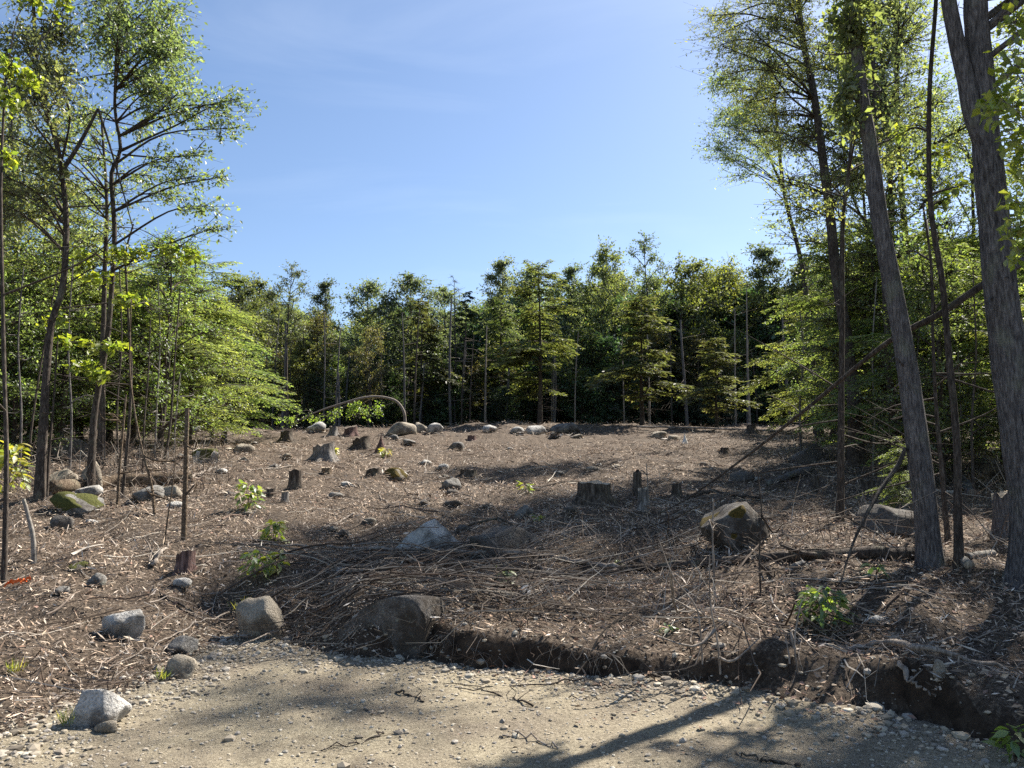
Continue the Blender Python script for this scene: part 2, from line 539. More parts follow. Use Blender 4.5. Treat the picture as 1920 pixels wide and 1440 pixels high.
SHRED = [(.74, .64, .51), (.56, .47, .37), (.31, .235, .175), (.05, .039, .031), (.62, .57, .51), (.34, .25, .185), (.08, .06, .048), (.42, .325, .24), (.16, .12, .095), (.045, .035, .029), (.50, .44, .38)]
mb = MB()
r = np.random.default_rng(21)
for n, d0, d1, k in ((190000, 4.6, 16, 1.0), (115000, 16, 33, 1.95), (52000, 33, 66, 3.3)):
    x, y = scatter(n, d0, d1, r)
    s = pad_s(x, y)
    keep = (s > .03 + .25 * r.random(n)) & (noise2(x * .8 + 70, y * .8) + .35 * noise2(x * 3, y * 3 + 50) > .36 * r.random(n) + .12)
    x, y = x[keep], y[keep]; n = len(x)
    nn = ground_normal(x, y); ok = nn[:, 2] > .55; x, y, nn = x[ok], y[ok], nn[ok]; n = len(x)
    th = r.random(n) * 2 * np.pi
    D = np.stack([np.cos(th), np.sin(th), .22 * r.standard_normal(n)], -1)
    D = D - nn * (D * nn).sum(1, keepdims=True) + nn * (.42 * r.standard_normal((n, 1)))
    L = r.gamma(1.7, .026, n).clip(.012, .40) * k; W = L.clip(0, .10) * .12 + .0032 * k
    C = np.stack([x, y, Hs(x, y)], -1) + nn * (.004 + .045 * k * r.random((n, 1)) ** 2)
    leaves(mb, C, D, nn + .35 * r.standard_normal((n, 3)), L, W, mixcol(SHRED, n, r, .2) * np.array([.98, .92, .875]), .05)
tag(mb.build('shredded_brush_litter', M['litter'], smooth=False), 'shredded wood chips and brush litter covering the slope', 'litter', kind='stuff')

# dead leaves: thick under the right-hand trees, thin elsewhere
DEADLEAF = [(.36, .26, .18), (.24, .155, .105), (.44, .35, .26), (.16, .095, .07), (.28, .18, .14)]
mb = MB()
for n, d0, d1, k in ((34000, 4.6, 14, 1.0), (16000, 14, 30, 1.5)):
    x, y = scatter(n, d0, d1, r)
    s = pad_s(x, y)
    pr = .12 + .88 * sstep(-.1, .25, x / y) * noise2(x * .9, y * .9 + 8)
    pr = np.where(s < .15, np.where(s > -.45, .3, .03) * (x > -.5), pr)
    keep = r.random(n) < pr
    x, y = x[keep], y[keep]; n = len(x)
    nn = ground_normal(x, y); ok = nn[:, 2] > .76; x, y, nn = x[ok], y[ok], nn[ok]; n = len(x)
    th = r.random(n) * 2 * np.pi
    D = np.stack([np.cos(th), np.sin(th), .3 * r.standard_normal(n)], -1)
    L = (.028 + .04 * r.random(n)) * k
    C = np.stack([x, y, Hs(x, y)], -1) + nn * (.006 + .03 * r.random((n, 1)))
    leaves(mb, C, D, nn + .45 * r.standard_normal((n, 3)), L, L * (.45 + .3 * r.random(n)), mixcol(DEADLEAF, n, r, .2), .18)
tag(mb.build('dead_leaf_litter', M['litter'], smooth=False), 'dry brown dead leaves lying under the right-hand trees', 'leaf litter', kind='stuff')

# twigs: short crooked dead sticks everywhere, denser in heaps
TWIG = [(.20, .155, .12), (.36, .30, .25), (.10, .075, .058), (.50, .45, .38), (.15, .105, .08), (.08, .06, .05)]
mb = MB()


def crooked(mb, x, y, L, th, rad, r, lift=.03, seg=4, tone=1.0, bend=.28):
    n = len(x)
    px, py = x.copy(), y.copy()
    col = mixcol(TWIG, n, r, .15) * tone
    lo = np.abs(lift * r.standard_normal(n)); hi = np.abs(lift * 2.5 * r.standard_normal(n))
    A = np.stack([px, py, Hs(px, py) + rad + lo], -1)
    for i in range(seg):
        th = th + bend * r.standard_normal(n)
        px = px + np.cos(th) * L / seg; py = py + np.sin(th) * L / seg
        f = (i + 1) / seg
        B = np.stack([px, py, Hs(px, py) + rad + lo * (1 - f) + hi * f], -1)
        prisms(mb, A, B, rad * (1 - .7 * i / seg), rad * (1 - .7 * f), col)
        A = B


heaps = [gp(*p) for p in ((30, 1280), (60, 1330), (120, 1240), (560, 1150), (640, 1120), (820, 1080), (1000, 1060), (1000, 930), (1180, 1000), (1300, 1000),
                          (1480, 960), (1240, 880), (1120, 830), (1500, 850), (420, 880), (250, 880), (120, 860), (300, 830), (1700, 1150), (1600, 1230), (1750, 1230), (1850, 1010), (800, 812), (1130, 812), (1330, 812), (480, 808), (1500, 815), (900, 815), (650, 812), (1400, 1120), (1250, 1150), (1050, 1010), (1420, 1040))]
for n, d0, d1, k in ((6500, 5, 15, 1.0), (6500, 15, 32, 1.7), (3600, 32, 60, 2.5)):
    x, y = scatter(n, d0, d1, r)
    sel = r.random(n) < .28
    hx = np.array([heaps[i] for i in r.integers(0, len(heaps), n)])
    near = (hx[:, 1] > d0) & (hx[:, 1] < d1) & sel
    x = np.where(near, hx[:, 0] + .06 * hx[:, 1] * r.standard_normal(n), x)
    y = np.where(near, hx[:, 1] + .05 * hx[:, 1] * r.standard_normal(n), y)
    keep = pad_s(x, y) > .05
    x, y = x[keep], y[keep]; n = len(x)
    crooked(mb, x, y, r.gamma(1.2, .2, n).clip(.07, 1.6) * k ** .5, r.random(n) * 2 * np.pi, (.0022 + .007 * r.random(n) ** 3) * k, r, .03, 4 if d0 < 15 else 2)
# upright wispy dead stems in the brush at left and right
for n, pxs, pys, hh in ((420, (0, 430), (820, 930), .55), (160, (1480, 1920), (830, 1060), .5), (90, (900, 1400), (1000, 1190), .35)):
    q = np.array([gp(r.uniform(*pxs), r.uniform(*pys)) for _ in range(n)])
    top = q + np.stack([.25 * r.standard_normal(n), .25 * r.standard_normal(n), hh * (.4 + r.random(n))], -1)
    midp = (q + top) / 2 + .06 * r.standard_normal((n, 3))
    col = mixcol(TWIG, n, r)
    rad = .0022 + .0003 * q[:, 1]
    prisms(mb, q, midp, rad, rad * .8, col); prisms(mb, midp, top, rad * .8, rad * .4, col)
    for _ in range(3):
        e = midp + (top - midp) * r.random((n, 1))
        prisms(mb, e, e + .16 * r.standard_normal((n, 3)), rad * .6, rad * .3, col)
tag(mb.build('dead_twigs', M['twig'], smooth=False), 'thin dead twigs and broken slash strewn over the slope', 'twigs', kind='stuff')

tag_slash = MB(); r2 = np.random.default_rng(88)
n = 700
x, y = scatter(n, 6.5, 50, r2)
keep = pad_s(x, y) > .3; x, y = x[keep], y[keep]; n = len(x)
crooked(tag_slash, x, y, r2.gamma(2.2, .32, n).clip(.3, 2.2), r2.random(n) * 6.28, .008 + .02 * r2.random(n) ** 2, r2, .05, 6)
# brush pile over the mound at the gravel edge
q = np.array([gp(r2.uniform(560, 1060), r2.uniform(1040, 1150)) for _ in range(620)])
crooked(tag_slash, q[:, 0] + .1 * r2.standard_normal(620), q[:, 1] + .1 * r2.standard_normal(620), r2.gamma(2.5, .3, 620).clip(.2, 2.0), .45 * r2.standard_normal(620) + math.pi * (r2.random(620) < .5) + .3, .0025 + .006 * r2.random(620) ** 2, r2, .09, 5, .6, .2)
q = np.array([gp(r2.uniform(540, 1150), r2.uniform(1030, 1130)) for _ in range(60)])
crooked(tag_slash, q[:, 0] - .8, q[:, 1], r2.uniform(1.2, 3.2, 60), .25 * r2.standard_normal(60) + .12, .007 + .009 * r2.random(60), r2, .1, 9, .45, .09)
q = np.array([gp(r2.uniform(1150, 1560), r2.uniform(900, 1180)) for _ in range(70)])
crooked(tag_slash, q[:, 0], q[:, 1], r2.uniform(.7, 2.4, 70), 1.2 * r2.standard_normal(70), .005 + .008 * r2.random(70), r2, .09, 8, .6, .15)
tag(tag_slash.build('slash_sticks', M['twig'], smooth=False), 'broken slash sticks and brush heaped over the slope and mound', 'slash', kind='stuff')

# rootlets hanging from the cut bank
mb = MB()
n = 260
x = r.uniform(-1.3, 2.6, n); y = np.interp(x, _bx, _by)
for _ in range(6): y = y - pad_s(x, y) + .12
A = np.stack([x, y, H(x, y) + .01], -1)
B = A + np.stack([.09 * r.standard_normal(n), -.03 - .06 * r.random(n), -.02 - .12 * r.random(n) ** 2], -1)
col = mixcol(TWIG, n, r)
col = col * .6
prisms(mb, A, B, .003, .0025, col)
prisms(mb, B, B + np.stack([.05 * r.standard_normal(n), -.02 * r.random(n), -.05 - .1 * r.random(n)], -1), .0025, .001, col)
tag(mb.build('bank_rootlets', M['twig'], smooth=False), 'fine roots dangling from the dark cut soil bank', 'roots', kind='stuff')

# loose stones: octahedral pebbles
mb = MB()
def ico_raw(sub):
    import bmesh
    bm = bmesh.new(); bmesh.ops.create_icosphere(bm, subdivisions=sub, radius=1)
    v = np.array([q.co[:] for q in bm.verts]); f = np.array([[w.index for w in q.verts] for q in bm.faces])
    bm.free(); return v, f


PV, PF = ico_raw(1)
n = 60000
x, y = scatter(n, 3.6, 9, r, 1.15, .5)
s = pad_s(x, y)
edge = np.exp(-(s / .5) ** 2)
keep = r.random(n) < np.where(s < 0, .30 + .7 * edge, .5 * edge * np.where(x < -1, 1.3, .5))
x, y, s = x[keep], y[keep], s[keep]; n = len(x)
sz = (.0035 + r.gamma(1.3, .0026, n)) * (1 + 2.0 * np.exp(-(s / .5) ** 2) * r.random(n) ** 3) * (1 + (r.random(n) > .99) * 1.5)
v = PV[None] * (1 + .16 * r.standard_normal((n, 12, 1))).clip(.6, 1.4) * sz[:, None, None] * (.65 + .6 * r.random((n, 1, 3))) * np.array([1.2, 1.2, .75])
th = r.random(n) * 6.28
ct, st_ = np.cos(th)[:, None], np.sin(th)[:, None]
v = np.stack([v[..., 0] * ct - v[..., 1] * st_, v[..., 0] * st_ + v[..., 1] * ct, v[..., 2]], -1)
v = v + np.stack([x, y, Hs(x, y) + sz * .2], -1)[:, None]
col = mixcol([(.34, .29, .215), (.26, .22, .165), (.42, .38, .31), (.17, .145, .115), (.30, .27, .235)], n, r, .15)
mb.add(v.reshape(-1, 3), None, (np.arange(n)[:, None, None] * 12 + PF[None]).reshape(-1, 3), np.repeat(col, 12, 0))
tag(mb.build('loose_gravel', M['stone'], smooth=False), 'loose pale pebbles strewn over the gravel drive', 'gravel', kind='stuff')

# ------------------------------------------------------------------ boulders
ICO3, ICO4 = ico_raw(3), ico_raw(4)
BSPOTS = []


def boulder(px, py, w, h, mat, label, moss=None, seed=0, deep=.8, pointed=False, group='boulders on the cleared slope'):
    """px, py: middle of the foot; w, h in photo pixels"""
    r = np.random.default_rng(900 + seed + int(px))
    b = gp(px, py)
    d = b[1]; k = d / FPX
    W, Hh = w * k, h * k
    D = W * deep
    v, f = (ICO4 if w > 70 else ICO3)
    v = v.copy()
    if pointed:
        v[:, :2] *= (1 - .55 * np.clip(v[:, 2:3], 0, 1))
    for _ in range(15):
        nrm_ = nrm(r.standard_normal(3) * np.array([1, 1, .8])); c = r.uniform(.5, .9)
        over = np.clip(v @ nrm_ - c, 0, None)
        v -= over[:, None] * nrm_ * .93
    nse = noise3(v * 1.7 + seed * 3.3) * .42 + noise3(v * 5 + seed) * .13 + noise3(v * 13) * .05
    v *= (1 + nse)[:, None]
    v /= np.array([np.ptp(v[:, 0]) / 2, np.ptp(v[:, 1]) / 2, np.ptp(v[:, 2]) / 2])
    Hv = Hh * 1.45
    v *= np.array([W / 2, D / 2, Hv / 2])
    v[:, 2] += Hh - Hv / 2
    loc = np.array([b[0], b[1] + D * .30, b[2]])
    root = empty('boulder', loc); BSPOTS.append((loc, W, D))
    mb = MB(); mb.add(v, None, f); stone = mb.build('stone', M[mat], root)
    if moss:
        fn = nrm(v / np.array([W / 2, D / 2, Hv / 2]) ** 2 + 1e-6)
        mask = sstep(.25, .75, fn[:, 2] + 1.6 * noise3(v / max(W, .3) * 5 + 31) + moss[1])
        mv = v + fn * (mask * (.012 + .02 * W) - .012)[:, None] + fn * (mask * .03 * noise3(v * 22))[:, None] * W
        ff = f[(mask[f] > .02).any(1)]
        if len(ff):
            mm = MB(); mm.add(mv, None, ff); mm.build('pale_patch' if moss[0] == 'rockpale' else 'moss', M[moss[0]], stone)['kind'] = 'stuff'
    tag(root, label, 'boulder', group)
    return root


BOULDERS = [
    (795, 1044, 136, 68, 'rockpale', 'large pale granite boulder behind the long bare pole', None),
    (935, 1050, 150, 54, 'rockdark', 'low dark grey boulder just right of the large pale boulder', None),
    (752, 1222, 215, 104, 'rocksoil', 'biggest dark soil-stained boulder at the edge of the gravel', ('rockpale', -.5)),
    (480, 1196, 98, 68, 'rocktan', 'rounded tan boulder beside the gravel with a grass tuft', None),
    (222, 1196, 82, 50, 'rockpale', 'white rounded boulder on the lower left slope', None),
    (336, 1228, 50, 32, 'rockgrey', 'small grey stone above the gravel edge, upper of two', None),
    (328, 1272, 56, 36, 'rocktan', 'small round stone at the gravel edge, lower of two', None),
    (172, 1362, 104, 64, 'rockpale', 'speckled grey boulder at the lower left gravel corner', None),
    (1380, 1026, 136, 84, 'rocksoil', 'big dark boulder with golden moss on its top', ('mossgold', -.32)),
    (1685, 1000, 140, 48, 'rockdark', 'flat-topped grey boulder behind the leaning grey trunk', None),
    (1525, 872, 84, 36, 'rockdark', 'broad grey boulder in shade left of the thick dark trunk', None),
    (130, 962, 102, 38, 'rockgrey', 'low boulder with green moss cap on the left slope', ('moss', -.12)),
    (112, 912, 62, 32, 'rocktan', 'flat pale boulder behind the two left trunks', None),
    (164, 922, 48, 58, 'rocktan', 'upright pointed pale stone beside the left trunks', None),
    (160, 934, 56, 24, 'rockpale', 'small round white stone at the foot of the left trunk', None),
    (276, 942, 66, 32, 'rockgrey', 'wedge-shaped grey stone below the old brown log', None),
    (322, 934, 40, 22, 'rocktan', 'small brown stone at the right end of the old log', None),
    (110, 992, 42, 24, 'rockdark', 'small brown triangular stone below the mossy boulder', None),
    (370, 811, 36, 15, 'rockpale', 'white stone on the crest below the left hemlocks', None),
    (452, 848, 40, 18, 'rocktan', 'flat tan stone high on the left slope', None),
    (384, 866, 50, 24, 'rockpale', 'white stone with moss patch behind the cut sapling', ('moss', -.05)),
    (845, 920, 38, 24, 'rockgrey', 'lone greenish grey stone in the middle of the slope', ('moss', -.3)),
    (590, 810, 38, 21, 'rockpale', 'white boulder under the arched sapling', None),
    (813, 811, 32, 17, 'rockpale', 'rightmost stone of the cluster beside the arched sapling foot', None),
    (787, 811, 32, 20, 'rocktan', 'middle stone of the cluster beside the arched sapling foot', None),
    (748, 815, 62, 26, 'rocktan', 'leftmost and widest stone of the cluster by the arched sapling foot', None),
    (918, 811, 28, 14, 'rockpale', 'small white stone on the crest left of the big white one', None),
    (1004, 814, 48, 20, 'rockpale', 'big white boulder on the middle of the crest', None),
    (970, 812, 30, 11, 'rockpale', 'low white stone touching the big white crest boulder', None),
    (1064, 814, 62, 20, 'rockgrey', 'broad grey slab on the crest right of the white boulder', None),
    (738, 900, 46, 20, 'rocktan', 'mossy low mound of stone beside a dark stump', ('mossgold', .0)),
    (986, 972, 40, 22, 'rockgrey', 'small grey stone left below the large stump', None),
    (1236, 820, 36, 12, 'rocktan', 'small sunlit stone right of the crest slab', None),
    (1266, 824, 26, 9, 'rocktan', 'tiny flat sunlit stone near the white stub', None),
    (1396, 904, 54, 20, 'rockdark', 'bluish grey stone in shade above the mossy boulder', None),
    (856, 842, 28, 15, 'rockgrey', 'small grey stone on the upper middle slope', None),
    (850, 948, 36, 10, 'rockdark', 'flat dark stone below the greenish stone', None),
    (176, 1098, 38, 22, 'rockgrey', 'pointed grey stone on the left slope below the dead stick', None),
    (110, 1116, 32, 14, 'rockgrey', 'small flat grey stone near the orange ribbon', None),
    (1852, 893, 62, 32, 'rockdark', 'dark boulder in shade left of the big right trunk', None),
    (112, 868, 78, 46, 'rockdark', 'dark boulder in the brush behind the left trunks', None),
    (140, 1072, 46, 16, 'rockdark', 'flat stone with green moss on the left slope', ('moss', -.1)),
    (1768, 1272, 26, 26, 'rocktan', 'small round stone below the fallen branch at right', None),
    (640, 1082, 44, 16, 'rockpale', 'white broken stone above the big dark boulder', None),
    (195, 1376, 44, 20, 'rocktan', 'brown wedge stone beside the speckled boulder', None),
    (1040, 820, 22, 9, 'rockdark', 'little dark stone below the crest slab', None),
]
for i, (px, py, w, h, mt, lab, ms) in enumerate(BOULDERS):
    boulder(px, py, w, h, mt, lab, ms, seed=i, pointed='pointed' in lab)

rs = np.random.default_rng(17)
for i in range(56):
    px, py = rs.uniform(20, 1880), rs.choice([rs.uniform(815, 900), rs.uniform(880, 1010), rs.uniform(1000, 1180)])
    w_ = rs.uniform(10, 22) * (1 + (py - 815) / 360)
    if pad_s(*gp(px, py)[:2]) < .2: continue
    boulder(px, py, w_, w_ * rs.uniform(.3, .5), ('rockgrey', 'rocktan', 'rockdark', 'rockpale')[i % 4], 'small half-buried ' + ('grey', 'tan', 'dark', 'pale')[i % 4] + ' stone among slash on the ' + ('upper ' if py < 880 else 'middle ' if py < 1000 else 'lower ') + ('left' if px < 640 else 'central' if px < 1280 else 'right') + ' slope', None, seed=200 + i, group='small half-buried stones')
# litter drifted against the stones
mb = MB(); r = np.random.default_rng(61)
for loc, W, D in BSPOTS:
    n = int(60 + 260 * min(W, 1.2)); k = 1 + max(0, (loc[1] - 10) / 20)
    a = r.random(n) * 6.28; q = .42 + .16 * r.random(n) ** 1.5
    x = loc[0] + np.cos(a) * W * q; y = loc[1] + np.sin(a) * D * q
    nn = ground_normal(x, y); th = r.random(n) * 6.28
    D_ = np.stack([np.cos(th), np.sin(th), .35 * r.standard_normal(n)], -1)
    L = r.gamma(1.8, .028, n).clip(.02, .16) * k
    ok = pad_s(x, y) > -.1
    leaves(mb, (np.stack([x, y, Hs(x, y) + (.01 + .05 * r.random(n)) * min(1.5, W + .3)], -1))[ok], D_[ok], (nn + .4 * r.standard_normal((n, 3)))[ok], L[ok], L[ok] * .14 + .004 * k, mixcol(SHRED, int(ok.sum()), r, .2), .05)
tag(mb.build('drifted_litter', M['litter'], smooth=False), 'shredded litter drifted against the boulders', 'litter', kind='stuff')

# ------------------------------------------------------------------ stumps
def stump(px, py, w, h, mat, label, cutmat='cut', tilt=(0, 0), pointed=False, flare=.8, seed=0):
    r = np.random.default_rng(300 + seed + int(px))
    b = gp(px, py); k = b[1] / FPX
    R = w * k / 2 / (1 + flare * .55); Hh = h * k
    root = empty('tree_stump', (b[0], b[1] + R * .6, b[2]))
    ns, nr = 36, 10
    a = np.arange(ns) * 2 * np.pi / ns
    nl = r.integers(4, 7); ph = r.random() * 6
    lobes = .5 + .5 * np.cos(nl * a + ph + .5 * np.sin(2 * a + ph))
    V = []
    for i in range(nr):
        t = i / (nr - 1)
        z = -.12 + (Hh + .12) * t
        fl = flare * np.clip(1 - t * 1.25, 0, 1) ** 2
        rr = R * (1 + fl * (.35 + 1.1 * lobes) + .10 * (noise2(np.cos(a) * 2 + 11 + seed, np.sin(a) * 2 + t * 1.5 + 5) - .5) + .06 * (noise2(np.cos(a) * 8, np.sin(a) * 8 + seed) - .5))
        if pointed: rr = rr * (1 - .9 * sstep(.1, 1, t))
        zz = np.full(ns, z)
        if i == nr - 1 or not pointed:
            zz = zz + t * (tilt[0] * np.cos(a) + tilt[1] * np.sin(a)) * R + t * t * .22 * Hh * (noise2(np.cos(a) * 3 + 2, np.sin(a) * 3 + seed) - .5)
        V.append(np.stack([rr * np.cos(a), rr * np.sin(a), zz], -1))
    V = np.array(V)
    i = np.arange(nr - 1)[:, None] * ns; j = np.arange(ns)[None]; j2 = (j + 1) % ns
    mb = MB(); mb.add(V.reshape(-1, 3), np.stack([i + j, i + j2, i + ns + j2, i + ns + j], -1).reshape(-1, 4))
    mb.build('bark', M[mat], root)
    top = V[-1]
    c = top.mean(0)
    ring = [c + (top - c) * f + np.array([0, 0, .012 * R * g]) for f, g in ((.97, -1), (.6, 1.5), (.3, -1))]
    mb = MB()
    vv = np.vstack([top, *ring, c[None]])
    q = np.concatenate([np.stack([j[0] + s * ns, j2[0] + s * ns, j2[0] + (s + 1) * ns, j[0] + (s + 1) * ns], -1) for s in range(3)])
    tr = np.stack([j[0] + 3 * ns, j2[0] + 3 * ns, np.full(ns, 4 * ns)], -1)
    vv[:, 2] += .002
    mb.add(vv, q, tr); mb.build('cut_face', M[cutmat], root)
    tag(root, label, 'stump', 'cut tree stumps')
    return root


STUMPS = [
    (535, 826, 32, 17, 'stump', 'short dark slanted stump high on the left slope', 'cutdark', (.25, 0)),
    (603, 862, 54, 28, 'stumpgrey', 'grey weathered stump with spreading roots on the upper slope', 'cutdark', (.2, .1)),
    (551, 919, 34, 36, 'stump', 'tall dark stump in the left middle of the slope', 'cutdark', (-.1, 0)),
    (506, 934, 24, 17, 'stump', 'small dark stump left of the tall dark stump', 'cutdark', (0, 0)),
    (533, 942, 20, 19, 'stumpgrey', 'small pale grey stump in front of the tall dark stump', 'cut', (0, 0)),
    (611, 888, 26, 11, 'barklog', 'little brown stump below the grey rooted stump', 'cut', (0, 0)),
    (698, 893, 38, 15, 'stump', 'low dark stump beside the mossy mound', 'cutdark', (.15, .1)),
    (878, 897, 46, 15, 'stump', 'low wide dark stump right of the slope middle', 'cutdark', (0, 0)),
    (675, 840, 46, 19, 'stump', 'squat mossy dark stump on the upper slope', 'cutdark', (.3, 0)),
    (656, 818, 34, 18, 'stumpred', 'reddish rotten stump on the crest near white boulder', 'cutdark', (.2, .2)),
    (624, 815, 22, 15, 'stumpgrey', 'grey stump on the crest beside the reddish stump', 'cutdark', (0, 0)),
    (1116, 948, 92, 42, 'stump', 'largest stump, wide and pale-topped, right of the slope middle', 'cut', (0, .12)),
    (1196, 930, 22, 44, 'stump', 'tall narrow stump, rear one of the pair', 'cut', (0, 0)),
    (1208, 958, 30, 40, 'stumpgrey', 'tall narrow stump, front one of the pair', 'cut', (.1, 0)),
    (1270, 932, 25, 22, 'stump', 'dark stump right of the tall pair', 'cutdark', (0, 0)),
    (1531, 922, 20, 30, 'stump', 'dark upright stump at the end of the broken log', 'cutdark', (.2, 0)),
    (1632, 928, 34, 27, 'stump', 'broad dark stump behind the leaning trunk', 'cutdark', (0, 0)),
    (1886, 1012, 40, 82, 'barkgrey', 'tall stump standing close behind the big right trunk', 'cut', (.15, 0)),
    (343, 1070, 48, 28, 'stumpred', 'dark hollow root stump on the left lower slope', 'cutdark', (.4, -.3)),
    (1055, 815, 26, 10, 'stump', 'dark flat stump under the crest slab', 'cutdark', (0, 0)),
    (1410, 808, 24, 12, 'stump', 'dark stump on the crest under the small hemlock', 'cutdark', (.2, 0)),
    (884, 826, 22, 9, 'stumpred', 'small reddish stump on the upper middle slope', 'cutdark', (0, 0)),
    (1360, 850, 22, 10, 'stump', 'small dark stump in shade on the upper right slope', 'cutdark', (0, 0)),
]
for i, (px, py, w, h, mt, lab, cm, tl) in enumerate(STUMPS):
    stump(px, py, w, h, mt, lab, cm, tl, seed=i)
stump(713, 848, 24, 34, 'stumpred', 'reddish pointed splintered stump on the upper slope', 'cutdark', (0, 0), True, .5, 77)
stump(1285, 832, 12, 20, 'birchbark', 'thin white pointed stub on the crest', 'cut', (0, 0), True, .2, 78)

# ------------------------------------------------------------------ fallen branches, logs and poles
def stick(name, label, cat, pxs, rad, mat='barkdead', lift=0.0, k=7, sub=0, group=None, wob=.012, cut=None, seed=0, n=None):
    """a branch lying on the ground through photo pixels (x, y[, extra height])"""
    r = np.random.default_rng(500 + seed + int(pxs[0][0]))
    pts = []
    r0 = rad[0] if np.ndim(rad) else rad
    for p in pxs:
        g = gp(p[0], p[1]); g[2] += r0 * .6 + lift + (p[2] if len(p) > 2 else 0); pts.append(g)
    pts = np.array(pts)
    n = n or max(12, 5 * len(pts))
    c = curve(pts, n)
    c[1:-1] += wob * r.standard_normal((n - 2, 3))
    floor = Hs(c[:, 0], c[:, 1]) + r0 * .4
    dl = np.clip(floor - c[:, 2], 0, None); dl = np.convolve(np.pad(dl, 4, mode='edge'), np.ones(9) / 9, mode='valid')
    c[:, 2] += dl * 1.1
    root = empty(name, c[0])
    c = c - c[0]
    mb = MB(); tube(mb, c, rad, k, cap=True, rough=.07, seed=seed)
    stem = mb.build('stem', M[mat], root)
    if cut:
        rr = r0
        for e, dr in ((c[0], c[0] - c[1]),):
            mb = MB(); tube(mb, np.array([e - nrm(dr) * .004, e + nrm(dr) * .005]), rr * .97, 12, cap=True); mb.build('cut_end', M[cut], stem)
    for s_ in range(sub):
        i = int(r.integers(int(n * .25), n - 2)); t = nrm(c[i + 1] - c[i])
        side = nrm(np.cross(t, [0, 0, 1])) * (1 if r.random() < .5 else -1)
        L = r.uniform(.25, .7) * np.linalg.norm(c[-1]) * .35
        dirv = nrm(t * .9 + side * .6 + np.array([0, 0, r.uniform(-.05, .3)]))
        e = [c[i], c[i] + dirv * L * .5 + .03 * r.standard_normal(3), c[i] + dirv * L + .06 * r.standard_normal(3)]
        e = np.array(e); gl = Hs(e[:, 0] + root.location.x, e[:, 1] + root.location.y) - root.location.z
        e[1:, 2] = np.maximum(e[1:, 2], gl[1:] + .01)
        mb = MB(); rb = np.interp(i / n, np.linspace(0, 1, len(np.atleast_1d(rad))), np.atleast_1d(rad)) * .55
        tube(mb, curve(e, 7), [rb, rb * .35], 5); mb.build('side_branch', M[mat], stem)
    tag(root, label, cat, group)
    return root


FB = 'fallen branches on the slope'
stick('fallen_pole', 'long pale bare pole lying across the slope before the pale boulder', 'pole', [(440, 1022), (600, 1032, .02), (720, 1040, .05), (860, 1046, .06), (1000, 1050, .04), (1090, 1060), (1162, 1070)], [.012, .022, .034, .036], 'barkdead', .02, 8, 3, FB)
stick('fallen_pole', 'thin grey pole running below the long bare pole', 'pole', [(1066, 1086), (990, 1064, .02), (880, 1066, .05), (760, 1082, .03), (690, 1092), (570, 1102)], [.024, .02, .01], 'barkdead', .01, 7, 3, FB)
stick('fallen_log', 'dark lichen-spotted log running to the leaning trunk foot', 'log', [(1730, 1044), (1620, 1047), (1500, 1053), (1330, 1063), (1200, 1074), (1060, 1088)], [.075, .065, .05, .035], 'barkdark', .0, 10, 4, FB, .01, None)
stick('fallen_branch', 'curved dark branch bending over the low dark boulder', 'branch', [(878, 1002, .1), (940, 1006, .22), (985, 1020, .1), (1010, 1032)], [.018, .012], 'barkdark', .02, 6, 2, FB)
stick('fallen_branch', 'bowed branch rising toward the long pole near the pale boulder', 'branch', [(590, 1096), (690, 1078, .02), (735, 1060, .03), (766, 1046, .03)], [.01, .018], 'barkdead', .01, 6, 1, FB)
stick('fallen_branch', 'long thin whip falling left of the big dark boulder', 'branch', [(770, 1090, .05), (640, 1130, .06), (540, 1180, .03), (440, 1225)], [.014, .006], 'barkdead', .02, 5, 3, FB)
stick('fallen_branch', 'second thin whip beside the big dark boulder, nearer the gravel', 'branch', [(820, 1080, .04), (700, 1110, .08), (600, 1170, .04), (500, 1215)], [.013, .005], 'barkdark', .02, 5, 3, FB)
stick('fallen_branch', 'thin straight stick above the tan boulder', 'branch', [(380, 1118), (480, 1112), (580, 1104), (660, 1088)], [.007, .014], 'barkdead', .01, 5, 2, FB)
stick('fallen_branch', 'forked twiggy branch lying above the pale boulder', 'branch', [(1075, 1014), (1000, 996, .04), (900, 976, .02), (790, 956), (720, 952)], [.018, .006], 'barkdead', .01, 5, 4, FB)
stick('fallen_branch', 'thin curved branch on the middle slope left of greenish stone', 'branch', [(610, 896), (668, 906), (700, 925), (732, 950)], [.006, .013], 'barkdead', .01, 5, 2, FB)
stick('old_log', 'old brown log lying behind the rounded stones at left', 'log', [(360, 902), (300, 908), (200, 914), (92, 924)], [.13, .14, .13], 'barklog', .0, 14, 1, FB, .012, 'cutdark')
stick('fallen_log', 'broken bark-shedding log in shade by the upright stump', 'log', [(1522, 890, .08), (1480, 900, .03), (1440, 912)], [.085, .07], 'barkgrey', .0, 12, 1, FB, .01, 'cut')
stick('fallen_log', 'hollow cut log in shade left of the big right trunk', 'log', [(1824, 934), (1814, 918), (1800, 900)], [.1, .09], 'barkgrey', .0, 12, 0, FB, .008, 'cutdark')
stick('cut_log', 'short pale cut log lying at the foot of the thin pole tree', 'log', [(1818, 1066), (1808, 1058), (1796, 1050)], [.052, .05], 'barkbirch', .0, 12, 0, FB, .002, 'cut')
stick('cut_log', 'second short cut log beside the pale one, nearer the big trunk', 'log', [(1812, 1050), (1838, 1046), (1862, 1042)], [.045, .042], 'barkbirch', .0, 12, 0, FB, .002, 'cutdark')
stick('fallen_branch', 'pale forked branch standing off the ground left of cut sapling', 'branch', [(345, 905), (380, 895, .06), (410, 880, .04)], [.03, .02], 'barkdead', .02, 7, 3, FB)
